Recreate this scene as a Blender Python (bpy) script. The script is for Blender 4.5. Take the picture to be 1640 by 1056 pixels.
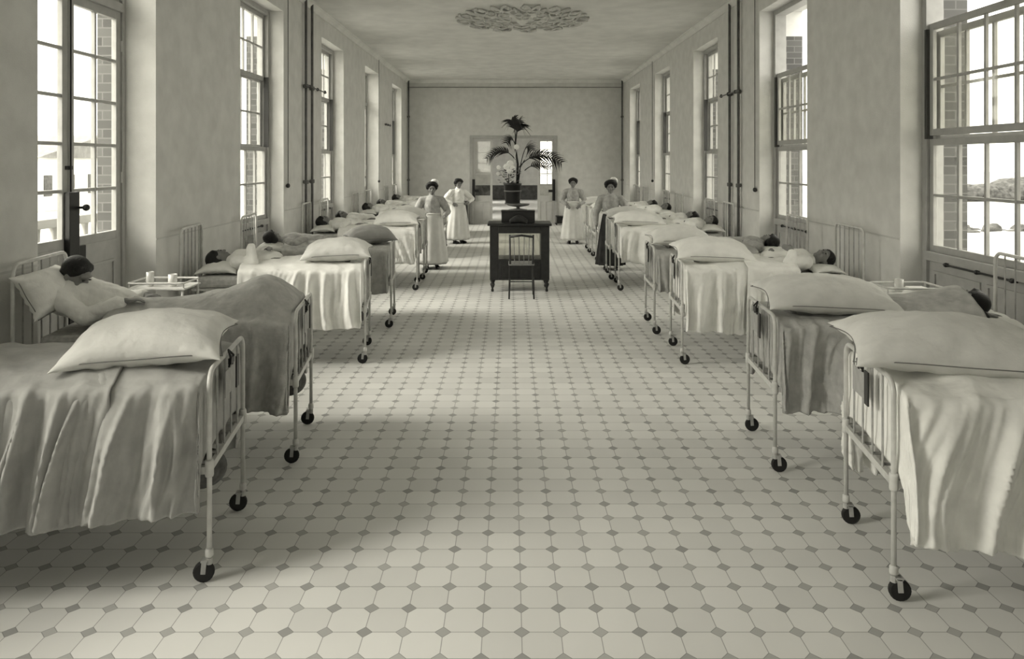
import bpy, bmesh, math, random
from math import pi, sin, cos, exp, sqrt, atan2, radians
from mathutils import Vector, Matrix, noise

for o in list(bpy.data.objects):
    bpy.data.objects.remove(o)
scene = bpy.context.scene
COL = scene.collection

# ------------------------------------------------------------------ camera
F_PX, H_CAM = 1180.0, 2.0
cam_data = bpy.data.cameras.new('camera')
cam_data.sensor_fit = 'HORIZONTAL'
cam_data.sensor_width = 36.0
cam_data.lens = 36.0 * F_PX / 1640.0
cam_data.shift_x = (820 - 817) / 1640.0
cam_data.shift_y = -(528 - 258) / 1640.0
cam_data.clip_start = 0.05
cam_data.clip_end = 2000
cam = bpy.data.objects.new('camera', cam_data)
cam.location = (0, 0, H_CAM)
cam.rotation_euler = (pi / 2, 0, 0)
COL.objects.link(cam)
scene.camera = cam

# ------------------------------------------------------------------ sky, sun, exposure
world = bpy.data.worlds.new('sky')
scene.world = world
world.use_nodes = True
wn = world.node_tree
wn.nodes.clear()
wo = wn.nodes.new('ShaderNodeOutputWorld')
wb = wn.nodes.new('ShaderNodeBackground')
wb.inputs['Color'].default_value = (1.0, 0.965, 0.865, 1)
wb.inputs['Strength'].default_value = 1.0
wn.links.new(wb.outputs[0], wo.inputs[0])
sun_d = bpy.data.lights.new('sun', 'SUN')
sun_d.energy = 1.8
sun_d.angle = radians(40)
sun_d.color = (1.0, 0.96, 0.88)
sun = bpy.data.objects.new('sun', sun_d)
sun.rotation_euler = (radians(12), radians(-54), 0)      # hazy daylight from the left, behind the camera
sun.location = (-20, -10, 25)
COL.objects.link(sun)
scene.view_settings.view_transform = 'Standard'
scene.view_settings.look = 'None'
scene.view_settings.gamma = 1.0
scene.view_settings.use_curve_mapping = False
scene.view_settings.exposure = 2.36
scene.cycles.max_bounces = 12
scene.cycles.diffuse_bounces = 8
scene.cycles.transparent_max_bounces = 16
scene.cycles.use_denoising = True

# ------------------------------------------------------------------ dimensions
XL, XR = -3.27, 3.60          # inner wall faces
YB, YF = 23.4, -4.2           # end wall, wall behind the camera
ZC = 4.58                     # ceiling
HEAD = 4.16                   # head of the window recesses
REC = 0.30                    # depth of the recesses
OPEN = [(5.10 + 3.835 * k, 6.80 + 3.835 * k) for k in range(-1, 5)]   # window bays along both walls
OPEN_R = OPEN[1:]  # unseen bay beside the camera walled up to dim the near left bed

# ------------------------------------------------------------------ materials
def lin(g):
    g = g / 255.0
    return ((g + 0.055) / 1.055) ** 2.4 if g > 0.04 else g / 12.92

def tint(g, w=1.0):
    v = lin(g)
    return (v, v * (1 - 0.002 * w), v * (1 - 0.035 * w), 1)

MATS = {}
def mat(name, g, rough=0.7, var=0.0, scale=6.0, bump=0.0, bscale=60.0, bdist=0.01, metal=0.0, spec=0.3, warm=1.0):
    if name in MATS:
        return MATS[name]
    m = bpy.data.materials.new(name)
    m.use_nodes = True
    nt = m.node_tree
    p = nt.nodes['Principled BSDF']
    p.inputs['Roughness'].default_value = rough
    p.inputs['Metallic'].default_value = metal
    p.inputs['Specular IOR Level'].default_value = spec
    p.inputs['Base Color'].default_value = tint(g, warm)
    tc = nt.nodes.new('ShaderNodeTexCoord')
    if var > 0:
        n = nt.nodes.new('ShaderNodeTexNoise')
        n.inputs['Scale'].default_value = scale
        n.inputs['Detail'].default_value = 6
        nt.links.new(tc.outputs['Object'], n.inputs['Vector'])
        r = nt.nodes.new('ShaderNodeValToRGB')
        r.color_ramp.elements[0].position = 0.3
        r.color_ramp.elements[1].position = 0.7
        r.color_ramp.elements[0].color = tint(max(0, g - var), warm)
        r.color_ramp.elements[1].color = tint(min(255, g + var), warm)
        nt.links.new(n.outputs['Fac'], r.inputs['Fac'])
        nt.links.new(r.outputs['Color'], p.inputs['Base Color'])
    if bump > 0:
        n2 = nt.nodes.new('ShaderNodeTexNoise')
        n2.inputs['Scale'].default_value = bscale
        n2.inputs['Detail'].default_value = 4
        nt.links.new(tc.outputs['Object'], n2.inputs['Vector'])
        b = nt.nodes.new('ShaderNodeBump')
        b.inputs['Strength'].default_value = bump
        b.inputs['Distance'].default_value = bdist
        if bdist > 0.01:
            n2.inputs['Detail'].default_value = 3
            n2.inputs['Roughness'].default_value = 0.45
        nt.links.new(n2.outputs['Fac'], b.inputs['Height'])
        nt.links.new(b.outputs['Normal'], p.inputs['Normal'])
    MATS[name] = m
    return m

M_wall = mat('distempered_plaster', 206, 0.9, 7, 5, 0.25, 120)
M_dado = mat('dado_paint', 212, 0.55, 5, 5, 0.1, 90)
M_ceil = mat('ceiling_plaster', 214, 0.95, 8, 3, 0.3, 80)
M_trim = mat('trim_paint', 188, 0.5, 4, 8)
M_line = mat('picture_rail_dark', 120, 0.6)
M_frame = mat('window_paint', 164, 0.5, 6, 10)
M_frame_dark = mat('dark_channel_paint', 70, 0.6)  # dark paint of the sash channels
M_iron = mat('black_ironwork', 30, 0.4, 6, 20, spec=0.5)
M_bed = mat('white_enamelled_iron', 200, 0.35, 12, 14, spec=0.5)
M_bed_grey = mat('worn_enamel', 165, 0.45, 15, 20, spec=0.5)
M_pipe = mat('painted_pipe', 96, 0.5, 10, 12)
M_white = mat('white_cotton', 232, 0.85, 6, 8, 0.6, 11, 0.03)
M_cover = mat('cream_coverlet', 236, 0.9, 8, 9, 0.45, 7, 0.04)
M_cover_dim = mat('shaded_cover', 168, 0.9, 10, 9, 0.45, 7, 0.04)  # weaker light on the nearest left bed put into a darker cover colour
M_blanket = mat('grey_wool_blanket', 176, 0.95, 12, 14, 0.7, 12, 0.03)
M_pillow = mat('linen_pillow', 218, 0.85, 8, 7, 0.55, 13, 0.02)
M_pillow_grey = mat('grey_pillow', 150, 0.9, 10, 7, 0.3, 200)
M_seam = mat('pillow_seam', 120, 0.9)
M_mattress = mat('ticking', 176, 0.9, 14, 30)
M_skin = mat('skin', 120, 0.55, 8, 12, spec=0.35)
M_face = mat('face_skin', 128, 0.55, 8, 12, spec=0.35)
M_hair = mat('dark_hair', 20, 0.5, 8, 60, 0.6, 160, spec=0.4)
M_eye = mat('eye', 18, 0.3, spec=0.6)
M_wood = mat('dark_wood', 26, 0.4, 9, 18, spec=0.5)
M_woodmid = mat('brown_wood', 118, 0.45, 16, 25, spec=0.4)
M_black = mat('black_lacquer', 22, 0.35, 4, 10, spec=0.5)
M_leaf = mat('palm_leaf', 30, 0.5, 9, 20)
M_leaf2 = mat('house_plant_leaf', 70, 0.5, 16, 20)
M_flower = mat('white_petals', 232, 0.7)
M_dress = mat('grey_stripe_dress', 168, 0.85, 14, 22, 0.3, 120)
M_apron = mat('starched_apron', 218, 0.8, 6, 8)
M_dark = mat('dark_cloth', 40, 0.8, 8, 12)
M_rubber = mat('rubber_tyre', 34, 0.6)
M_card = mat('paper_card', 165, 0.8, 8, 20)
M_china = mat('china', 222, 0.25, spec=0.5)
M_stone = mat('lintel_stone', 205, 0.85, 8, 6)
M_sand = mat('sand', 165, 0.95, 22, 0.3)
M_bush = mat('scrub', 62, 0.9, 25, 3)
M_house = mat('rendered_house', 205, 0.85, 8, 1)
M_roof = mat('roof_slates', 110, 0.8, 12, 3)
M_door = mat('door_paint', 170, 0.5, 6, 10)
M_corr = mat('corridor_paint', 200, 0.8, 8, 4)
M_corr_dark = mat('corridor_wainscot', 72, 0.6, 14, 6)
M_grime = mat('bundle_cloth', 92, 0.9, 18, 20, 0.4, 120)

def node(nt, t, **kw):
    n = nt.nodes.new(t)
    for k, v in kw.items():
        setattr(n, k, v)
    return n

def mth(nt, op, a, b=None, c=None):
    n = nt.nodes.new('ShaderNodeMath')
    n.operation = op
    for i, x in enumerate((a, b, c)):
        if x is None:
            continue
        if isinstance(x, (int, float)):
            n.inputs[i].default_value = x
        else:
            nt.links.new(x, n.inputs[i])
    return n.outputs[0]

def mixc(nt, fac, a, b):
    n = nt.nodes.new('ShaderNodeMix')
    n.data_type = 'RGBA'
    if isinstance(fac, (int, float)):
        n.inputs[0].default_value = fac
    else:
        nt.links.new(fac, n.inputs[0])
    for s, x in ((6, a), (7, b)):
        if isinstance(x, tuple):
            n.inputs[s].default_value = x
        else:
            nt.links.new(x, n.inputs[s])
    return n.outputs[2]

def floor_material():
    m = bpy.data.materials.new('octagon_floor_tiles')
    m.use_nodes = True
    nt = m.node_tree
    p = nt.nodes['Principled BSDF']
    tc = node(nt, 'ShaderNodeTexCoord')
    sx = node(nt, 'ShaderNodeSeparateXYZ')
    nt.links.new(tc.outputs['Object'], sx.inputs[0])
    D = 0.167
    u = mth(nt, 'DIVIDE', mth(nt, 'SUBTRACT', sx.outputs[0], 0.049), D)
    v = mth(nt, 'DIVIDE', mth(nt, 'SUBTRACT', sx.outputs[1], 3.46), D)
    fu = mth(nt, 'ABSOLUTE', mth(nt, 'SUBTRACT', u, mth(nt, 'ROUND', u)))
    fv = mth(nt, 'ABSOLUTE', mth(nt, 'SUBTRACT', v, mth(nt, 'ROUND', v)))
    s = mth(nt, 'ADD', fu, fv)
    dia = mth(nt, 'LESS_THAN', s, 0.205)
    edge = mth(nt, 'LESS_THAN', mth(nt, 'ABSOLUTE', mth(nt, 'SUBTRACT', s, 0.205)), 0.014)
    ln = mth(nt, 'MAXIMUM', mth(nt, 'LESS_THAN', fu, 0.012), mth(nt, 'LESS_THAN', fv, 0.012))
    ln = mth(nt, 'MULTIPLY', ln, mth(nt, 'SUBTRACT', 1.0, dia))
    grout = mth(nt, 'MAXIMUM', ln, edge)
    cell = node(nt, 'ShaderNodeCombineXYZ')
    nt.links.new(mth(nt, 'FLOOR', u), cell.inputs[0])
    nt.links.new(mth(nt, 'FLOOR', v), cell.inputs[1])
    wnn = node(nt, 'ShaderNodeTexWhiteNoise')
    nt.links.new(cell.outputs[0], wnn.inputs['Vector'])
    cell2 = node(nt, 'ShaderNodeCombineXYZ')
    nt.links.new(mth(nt, 'ROUND', u), cell2.inputs[0])
    nt.links.new(mth(nt, 'ROUND', v), cell2.inputs[1])
    wn2 = node(nt, 'ShaderNodeTexWhiteNoise')
    nt.links.new(cell2.outputs[0], wn2.inputs['Vector'])
    nz = node(nt, 'ShaderNodeTexNoise')
    nz.inputs['Scale'].default_value = 1.3
    nz.inputs['Detail'].default_value = 8
    nt.links.new(tc.outputs['Object'], nz.inputs['Vector'])
    fac = mth(nt, 'ADD', mth(nt, 'MULTIPLY', wnn.outputs['Value'], 0.45), mth(nt, 'MULTIPLY', nz.outputs['Fac'], 0.55))
    octc = mixc(nt, fac, tint(200), tint(226))
    diac = mixc(nt, wn2.outputs['Value'], tint(150), tint(178))
    c = mixc(nt, dia, octc, diac)
    c = mixc(nt, mth(nt, 'MULTIPLY', grout, 0.6), c, tint(100))
    nt.links.new(c, p.inputs['Base Color'])
    p.inputs['Roughness'].default_value = 0.5
    p.inputs['Specular IOR Level'].default_value = 0.3
    b = node(nt, 'ShaderNodeBump')
    b.inputs['Strength'].default_value = 0.25
    b.inputs['Distance'].default_value = 0.002
    nt.links.new(mth(nt, 'SUBTRACT', 1.0, grout), b.inputs['Height'])
    nt.links.new(b.outputs['Normal'], p.inputs['Normal'])
    return m

def brick_material():
    m = bpy.data.materials.new('brickwork')
    m.use_nodes = True
    nt = m.node_tree
    p = nt.nodes['Principled BSDF']
    tc = node(nt, 'ShaderNodeTexCoord')
    sx = node(nt, 'ShaderNodeSeparateXYZ')
    nt.links.new(tc.outputs['Object'], sx.inputs[0])
    cb = node(nt, 'ShaderNodeCombineXYZ')
    nt.links.new(mth(nt, 'ADD', sx.outputs[0], sx.outputs[1]), cb.inputs[0])
    nt.links.new(sx.outputs[2], cb.inputs[1])
    br = node(nt, 'ShaderNodeTexBrick')
    br.inputs['Scale'].default_value = 1.0
    br.inputs['Brick Width'].default_value = 0.225
    br.inputs['Row Height'].default_value = 0.085
    br.inputs['Mortar Size'].default_value = 0.006
    br.inputs['Color1'].default_value = tint(74)
    br.inputs['Color2'].default_value = tint(96)
    br.inputs['Mortar'].default_value = tint(112)
    nt.links.new(cb.outputs[0], br.inputs['Vector'])
    nt.links.new(br.outputs['Color'], p.inputs['Base Color'])
    p.inputs['Roughness'].default_value = 0.9
    return m

def glass_material():
    m = bpy.data.materials.new('window_glass')
    m.use_nodes = True
    nt = m.node_tree
    nt.nodes.clear()
    out = node(nt, 'ShaderNodeOutputMaterial')
    tr = node(nt, 'ShaderNodeBsdfTransparent')
    tr.inputs[0].default_value = (0.97, 0.97, 0.95, 1)
    gl = node(nt, 'ShaderNodeBsdfGlossy')
    gl.inputs['Roughness'].default_value = 0.03
    mx = node(nt, 'ShaderNodeMixShader')
    mx.inputs[0].default_value = 0.05
    nt.links.new(tr.outputs[0], mx.inputs[1])
    nt.links.new(gl.outputs[0], mx.inputs[2])
    nt.links.new(mx.outputs[0], out.inputs[0])
    return m

M_floor = floor_material()
M_brick = brick_material()
M_glass = glass_material()

# ------------------------------------------------------------------ mesh helper
class MB:
    def __init__(self):
        self.v = []
        self.f = []

    def add(self, vs, fs):
        b = len(self.v)
        self.v += [tuple(x) for x in vs]
        self.f += [tuple(i + b for i in f) for f in fs]
        return self

    def box(self, x0, x1, y0, y1, z0, z1):
        vs = [(x0, y0, z0), (x1, y0, z0), (x1, y1, z0), (x0, y1, z0), (x0, y0, z1), (x1, y0, z1), (x1, y1, z1), (x0, y1, z1)]
        return self.add(vs, [(3, 2, 1, 0), (4, 5, 6, 7), (0, 1, 5, 4), (1, 2, 6, 5), (2, 3, 7, 6), (3, 0, 4, 7)])

    def bar(self, p, q, w, h):
        """a rectangular bar from p to q"""
        p, q = Vector(p), Vector(q)
        d = (q - p).normalized()
        up = Vector((0, 0, 1)) if abs(d.z) < 0.95 else Vector((1, 0, 0))
        s = d.cross(up).normalized() * w / 2
        t = s.normalized().cross(d).normalized() * h / 2
        vs = [a + sa * s + ta * t for a in (p, q) for sa, ta in ((-1, -1), (1, -1), (1, 1), (-1, 1))]
        return self.add(vs, [(0, 1, 2, 3), (7, 6, 5, 4), (0, 4, 5, 1), (1, 5, 6, 2), (2, 6, 7, 3), (3, 7, 4, 0)])

    def tube(self, pts, r, n=8, cap=True):
        pts = [Vector(p) for p in pts]
        rs = r if isinstance(r, (list, tuple)) else [r] * len(pts)
        vs, fs = [], []
        ref = None
        for i, p in enumerate(pts):
            if i == 0:
                d = pts[1] - p
            elif i == len(pts) - 1:
                d = p - pts[i - 1]
            else:
                d = (pts[i + 1] - p).normalized() + (p - pts[i - 1]).normalized()
            d = d.normalized()
            if ref is None:
                ref = Vector((0, 0, 1)) if abs(d.z) < 0.9 else Vector((1, 0, 0))
            s = (ref - d * ref.dot(d)).normalized()
            ref = s
            t = d.cross(s)
            for k in range(n):
                a = 2 * pi * k / n
                vs.append(p + (s * cos(a) + t * sin(a)) * rs[i])
        for i in range(len(pts) - 1):
            for k in range(n):
                a, b = i * n + k, i * n + (k + 1) % n
                fs.append((a, b, b + n, a + n))
        if cap:
            fs.append(tuple(range(n - 1, -1, -1)))
            fs.append(tuple((len(pts) - 1) * n + k for k in range(n)))
        return self.add(vs, fs)

    def lathe(self, prof, n=20, c=(0, 0, 0), sx=1, sy=1):
        vs, fs = [], []
        for r, z in prof:
            for k in range(n):
                a = 2 * pi * k / n
                vs.append((c[0] + r * cos(a) * sx, c[1] + r * sin(a) * sy, c[2] + z))
        for i in range(len(prof) - 1):
            for k in range(n):
                a, b = i * n + k, i * n + (k + 1) % n
                fs.append((a, b, b + n, a + n))
        fs.append(tuple(range(n - 1, -1, -1)))
        fs.append(tuple((len(prof) - 1) * n + k for k in range(n)))
        return self.add(vs, fs)

    def ball(self, c, r, n=12, m=8):
        """ellipsoid; r may be a number or a triple"""
        if isinstance(r, (int, float)):
            r = (r, r, r)
        vs = [(c[0], c[1], c[2] - r[2])]
        for i in range(1, m):
            ph = -pi / 2 + pi * i / m
            for k in range(n):
                a = 2 * pi * k / n
                vs.append((c[0] + r[0] * cos(ph) * cos(a), c[1] + r[1] * cos(ph) * sin(a), c[2] + r[2] * sin(ph)))
        vs.append((c[0], c[1], c[2] + r[2]))
        fs = []
        for k in range(n):
            fs.append((0, 1 + (k + 1) % n, 1 + k))
            top = 1 + (m - 2) * n
            fs.append((top + k, top + (k + 1) % n, len(vs) - 1))
        for i in range(m - 2):
            for k in range(n):
                a, b = 1 + i * n + k, 1 + i * n + (k + 1) % n
                fs.append((a, b, b + n, a + n))
        return self.add(vs, fs)

    def cap(self, p, q, r0, r1, n=12):
        """tapered capsule"""
        p, q = Vector(p), Vector(q)
        d = (q - p)
        L = d.length
        if L < 1e-6:
            return self.ball(p, r0)
        d = d / L
        pts, rs = [], []
        for i in range(5):
            a = pi / 2 * (i / 4.0)
            pts.append(p - d * r0 * cos(a)); rs.append(max(r0 * sin(a), r0 * 0.04))
        for i in range(5):
            a = pi / 2 * (i / 4.0)
            pts.append(q + d * r1 * sin(a)); rs.append(max(r1 * cos(a), r1 * 0.04))
        return self.tube(pts, rs, n)

    def chain(self, pts, rs, n=12):
        for i in range(len(pts) - 1):
            self.cap(pts[i], pts[i + 1], rs[i], rs[i + 1], n)
        return self

    def xf(self, M, start=0):
        for i in range(start, len(self.v)):
            self.v[i] = tuple(M @ Vector(self.v[i]))
        return self

    def build(self, name, m, parent=None, smooth=False, bevel=0.0, solid=0.0, remesh=0.0, sm=0, sub=0):
        me = bpy.data.meshes.new(name)
        me.from_pydata(self.v, [], self.f)
        me.update()
        if smooth:
            me.polygons.foreach_set('use_smooth', [True] * len(me.polygons))
        me.materials.append(m)
        o = bpy.data.objects.new(name, me)
        COL.objects.link(o)
        if parent is not None:
            o.parent = parent
        if bevel > 0:
            b = o.modifiers.new('bevel', 'BEVEL')
            b.width = bevel
            b.segments = 2
            b.limit_method = 'ANGLE'
        if remesh > 0:
            r = o.modifiers.new('remesh', 'REMESH')
            r.mode = 'VOXEL'
            r.voxel_size = remesh
            r.use_smooth_shade = True
            s = o.modifiers.new('smooth', 'SMOOTH')
            s.factor = 0.5
            s.iterations = sm or 4
        if solid > 0:
            s = o.modifiers.new('solid', 'SOLIDIFY')
            s.thickness = solid
            s.offset = 0
        if sub > 0:
            s = o.modifiers.new('sub', 'SUBSURF')
            s.levels = sub
            s.render_levels = sub
        return o

def empty(name, loc=(0, 0, 0), rz=0.0):
    o = bpy.data.objects.new(name, None)
    o.empty_display_size = 0.1
    o.location = loc
    o.rotation_euler = (0, 0, rz)
    COL.objects.link(o)
    return o

def tag(o, label, cat, group=None, kind=None):
    o['label'] = label
    o['category'] = cat
    if group:
        o['group'] = group
    if kind:
        o['kind'] = kind
    return o

def struct(o):
    o['kind'] = 'structure'
    return o

def copy_tree(o, parent=None):
    c = o.copy()
    COL.objects.link(c)
    if parent is not None:
        c.parent = parent
    for ch in list(o.children):
        copy_tree(ch, c)
    return c

def fbm(x, y, z=0.0):
    return noise.noise(Vector((x, y, z)))

# ------------------------------------------------------------------ room shell
mb = MB()
mb.box(XL - 0.55, XR + 0.65, YF - 0.3, YB + 0.3, -0.2, 0.0)
struct(mb.build('floor', M_floor))
mb = MB()
mb.box(XL - 0.55, XR + 0.65, YF - 0.3, YB + 0.3, ZC, ZC + 0.25)
struct(mb.build('ceiling', M_ceil))

def side_wall(name, x0, x1, m, top, ops):
    """one layer of a long wall between its openings"""
    mb = MB()
    y = YF
    for a, b in ops:
        mb.box(x0, x1, y, a, 0, ZC)
        mb.box(x0, x1, a, b, top, ZC)
        y = b
    mb.box(x0, x1, y, YB, 0, ZC)
    return struct(mb.build(name, m))

side_wall('wall_left', XL - REC, XL, M_wall, HEAD, OPEN)
side_wall('wall_right', XR, XR + REC, M_wall, HEAD, OPEN_R)
# outer brick skins, with stone heads to the openings
def skin(name, x0, x1, ops):
    mb = MB()
    y = YF
    for a, b in ops:
        mb.box(x0, x1, y, a + 0.0, -1.2, 3.80)
        mb.box(x0, x1, a + 0.0, b, -1.2, 0.0)
        y = b
    mb.box(x0, x1, y, YB, -1.2, 3.80)
    s = struct(mb.build(name, M_brick))
    mb = MB()
    y = YF
    for a, b in ops:
        mb.box(x0, x1, y, a, 3.80, HEAD)
        y = b
    mb.box(x0, x1, y, YB, 3.80, HEAD)
    mb.box(x0, x1, YF, YB, HEAD, ZC + 0.3)
    l = mb.build('stone_course', M_stone, s)
    return s
skin('wall_outer_left', XL - REC - 0.24, XL - REC, OPEN)
skin('wall_outer_right', XR + REC, XR + REC + 0.32, OPEN_R)

# end wall with the door opening
DX0, DX1, DZ = -1.19, 1.41, 2.72
mb = MB()
mb.box(XL, DX0, YB, YB + 0.25, 0, ZC)
mb.box(DX1, XR, YB, YB + 0.25, 0, ZC)
mb.box(DX0, DX1, YB, YB + 0.25, DZ, ZC)
struct(mb.build('wall_back', M_wall))
# wall behind the camera, with an unseen window added to light the near beds
mb = MB()
RW = [(-2.3, -0.7)]
x = XL
for a, b in RW:
    mb.box(x, a, YF - 0.3, YF, 0, ZC)
    mb.box(a, b, YF - 0.3, YF, 0, 1.15)
    mb.box(a, b, YF - 0.3, YF, HEAD, ZC)
    x = b
mb.box(x, XR, YF - 0.3, YF, 0, ZC)
struct(mb.build('wall_front', M_wall))

# dado rails, cornices, skirting
def along(name, m, z0, z1, d, side):
    mb = MB()
    y = YF
    xa, xb = (XL, XL + d) if side == 'left' else (XR - d, XR)
    for a, b in (OPEN if side == 'left' else OPEN_R) + [(YB, YB)]:
        mb.box(xa, xb, y, a, z0, z1)
        y = b
    return struct(mb.build(name, m))
for i, s in enumerate(('left', 'right')):
    along('trim_%d' % (i + 1), M_trim, 1.27, 1.285, 0.006, s)
    along('baseboard_' + s, M_dado, 0, 0.14, 0.012, s)
mb = MB()
mb.box(XL, DX0 - 0.1, YB - 0.014, YB, 0, 0.16)
mb.box(DX1 + 0.1, XR, YB - 0.014, YB, 0, 0.16)
struct(mb.build('baseboard_back', M_dado))
def cornice(name, pts):
    mb = MB()
    (x0, y0), (x1, y1) = pts
    nx, ny = (0, -1) if y0 == y1 else ((1, 0) if x0 < 0 else (-1, 0))
    prof = [(0.0, 0.0), (0.0, -0.10), (0.02, -0.10), (0.035, -0.07), (0.07, -0.035), (0.10, -0.02), (0.10, 0.0)]
    vs = []
    for (px, py) in pts:
        for d, z in prof:
            vs.append((px + nx * d, py + ny * d, ZC + z))
    n = len(prof)
    fs = [(i, (i + 1) % n, n + (i + 1) % n, n + i) for i in range(n)]
    mb.add(vs, fs)
    struct(mb.build(name, M_ceil))
cornice('trim_3', [(XL, YF), (XL, YB)])
cornice('trim_4', [(XR, YF), (XR, YB)])
cornice('trim_5', [(XL, YB), (XR, YB)])
mb = MB()
mb.tube([(XL + 0.02, YB - 0.02, 4.34), (XR - 0.02, YB - 0.02, 4.34)], 0.011, 8)
struct(mb.build('trim_6', M_line))

# ------------------------------------------------------------------ windows
# A window sits at the outer end of its recess: side +1 is the right wall.
def sash(mb, gl, X, ya, yb, z0, z1, ncol, nrow, t=0.04, st=0.06, mu=0.026, side=1):
    """frame, glazing bars and glass of one sash, in plane X"""
    xa, xb = X - t / 2, X + t / 2
    mb.box(xa, xb, ya, ya + st, z0, z1)
    mb.box(xa, xb, yb - st, yb, z0, z1)
    mb.box(xa, xb, ya + st, yb - st, z0, z0 + st)
    mb.box(xa, xb, ya + st, yb - st, z1 - st, z1)
    for i in range(1, ncol):
        y = ya + st + (yb - ya - 2 * st) * i / ncol
        mb.box(xa + 0.004, xb - 0.004, y - mu / 2, y + mu / 2, z0 + st, z1 - st)
    for j in range(1, nrow):
        z = z0 + st + (z1 - z0 - 2 * st) * j / nrow
        mb.box(xa + 0.006, xb - 0.006, ya + st, yb - st, z - mu / 2, z + mu / 2)
    gl.box(X - 0.002, X + 0.002, ya + st, yb - st, z0 + st, z1 - st)

def window(n, side, a, b, open_top=False):
    root = struct(empty('window_%d' % n, ((XR if side > 0 else XL), (a + b) / 2, 0)))
    X = (XR + REC) if side > 0 else (XL - REC)
    W = (b - a)
    def loc(mb):
        return mb
    ox, oy = root.location.x, root.location.y
    Xi = X - 0.10 * side - ox             # inner face of the frame
    Xo = X + 0.06 * side - ox
    y0, y1 = -W / 2 , W / 2
    fr = MB()
    xa, xb = min(Xi, Xo), max(Xi, Xo)
    fr.box(xa, xb, y0, y0 + 0.07, 0.0, HEAD)
    fr.box(xa, xb, y1 - 0.07, y1, 0.0, HEAD)
    fr.box(xa, xb, y0 + 0.07, y1 - 0.07, HEAD - 0.07, HEAD)
    fr.box(xa - 0.02, xb + 0.02, y0 + 0.07, y1 - 0.07, 1.10, 1.18)
    fr.build('window_frame', M_frame, root, bevel=0.004)
    ap = MB()
    ap.box(xa + 0.03, xb - 0.03, y0 + 0.07, y1 - 0.07, 0.0, 1.10)
    xp = Xi + (0.03 * side)
    for k in range(2):
        ya = y0 + 0.15 + k * (W - 0.22) / 2
        yb = ya + (W - 0.38) / 2
        for (c0, c1, d0, d1) in ((ya, yb, 0.2, 0.225), (ya, yb, 0.985, 1.01), (ya, ya + 0.025, 0.225, 0.985), (yb - 0.025, yb, 0.225, 0.985)):
            ap.box(min(xp, xp - 0.014 * side), max(xp, xp - 0.014 * side), c0, c1, d0, d1)
    ap.build('apron_panel', M_frame, root)
    z = [1.18, 2.17, 3.15, HEAD - 0.07]
    xs = (Xi + Xo) / 2
    ins, outs = xs - 0.03 * side, xs + 0.035 * side
    for k in range(3):
        if k == 2 and open_top:
            continue
        s, g = MB(), MB()
        X_k = ins if k == 0 else (outs if k == 1 else xs)
        sash(s, g, X_k, y0 + 0.07, y1 - 0.07, z[k], z[k + 1] + (0.03 if k < 2 else 0), 4, 2, side=side)
        so = s.build('sash', M_frame, root, bevel=0.003)
        g.build('glass_pane', M_glass, so)
    if open_top:
        s, g = MB(), MB()
        sash(s, g, ins - 0.005 * side, y0 + 0.07, y1 - 0.07, z[1] + 0.06, z[2] + 0.10, 4, 2, t=0.035, side=side)
        so = s.build('sash', M_frame, root, bevel=0.003)
        g.build('glass_pane', M_glass, so)
    # weight channels that stand dark beside the sliding sashes
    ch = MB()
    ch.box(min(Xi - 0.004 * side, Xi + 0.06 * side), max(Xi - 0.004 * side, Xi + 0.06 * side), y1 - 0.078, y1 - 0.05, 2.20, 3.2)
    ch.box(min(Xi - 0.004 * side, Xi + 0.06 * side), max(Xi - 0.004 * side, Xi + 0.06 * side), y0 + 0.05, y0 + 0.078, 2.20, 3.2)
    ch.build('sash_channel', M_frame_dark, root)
    # sliding bolt rod under the lowest sash
    la = MB()
    xl = Xi - 0.035 * side
    la.tube([(xl, -0.45, 1.10), (xl, 0.45, 1.10)], 0.009, 8)
    for yy in (-0.42, 0.0, 0.42):
        la.box(min(xl, Xi), max(xl, Xi), yy - 0.02, yy + 0.02, 1.085, 1.115)
        la.ball((xl, yy, 1.10), 0.02, 8, 6)
    la.build('bolt_rod', M_iron, root)
    return root

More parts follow.
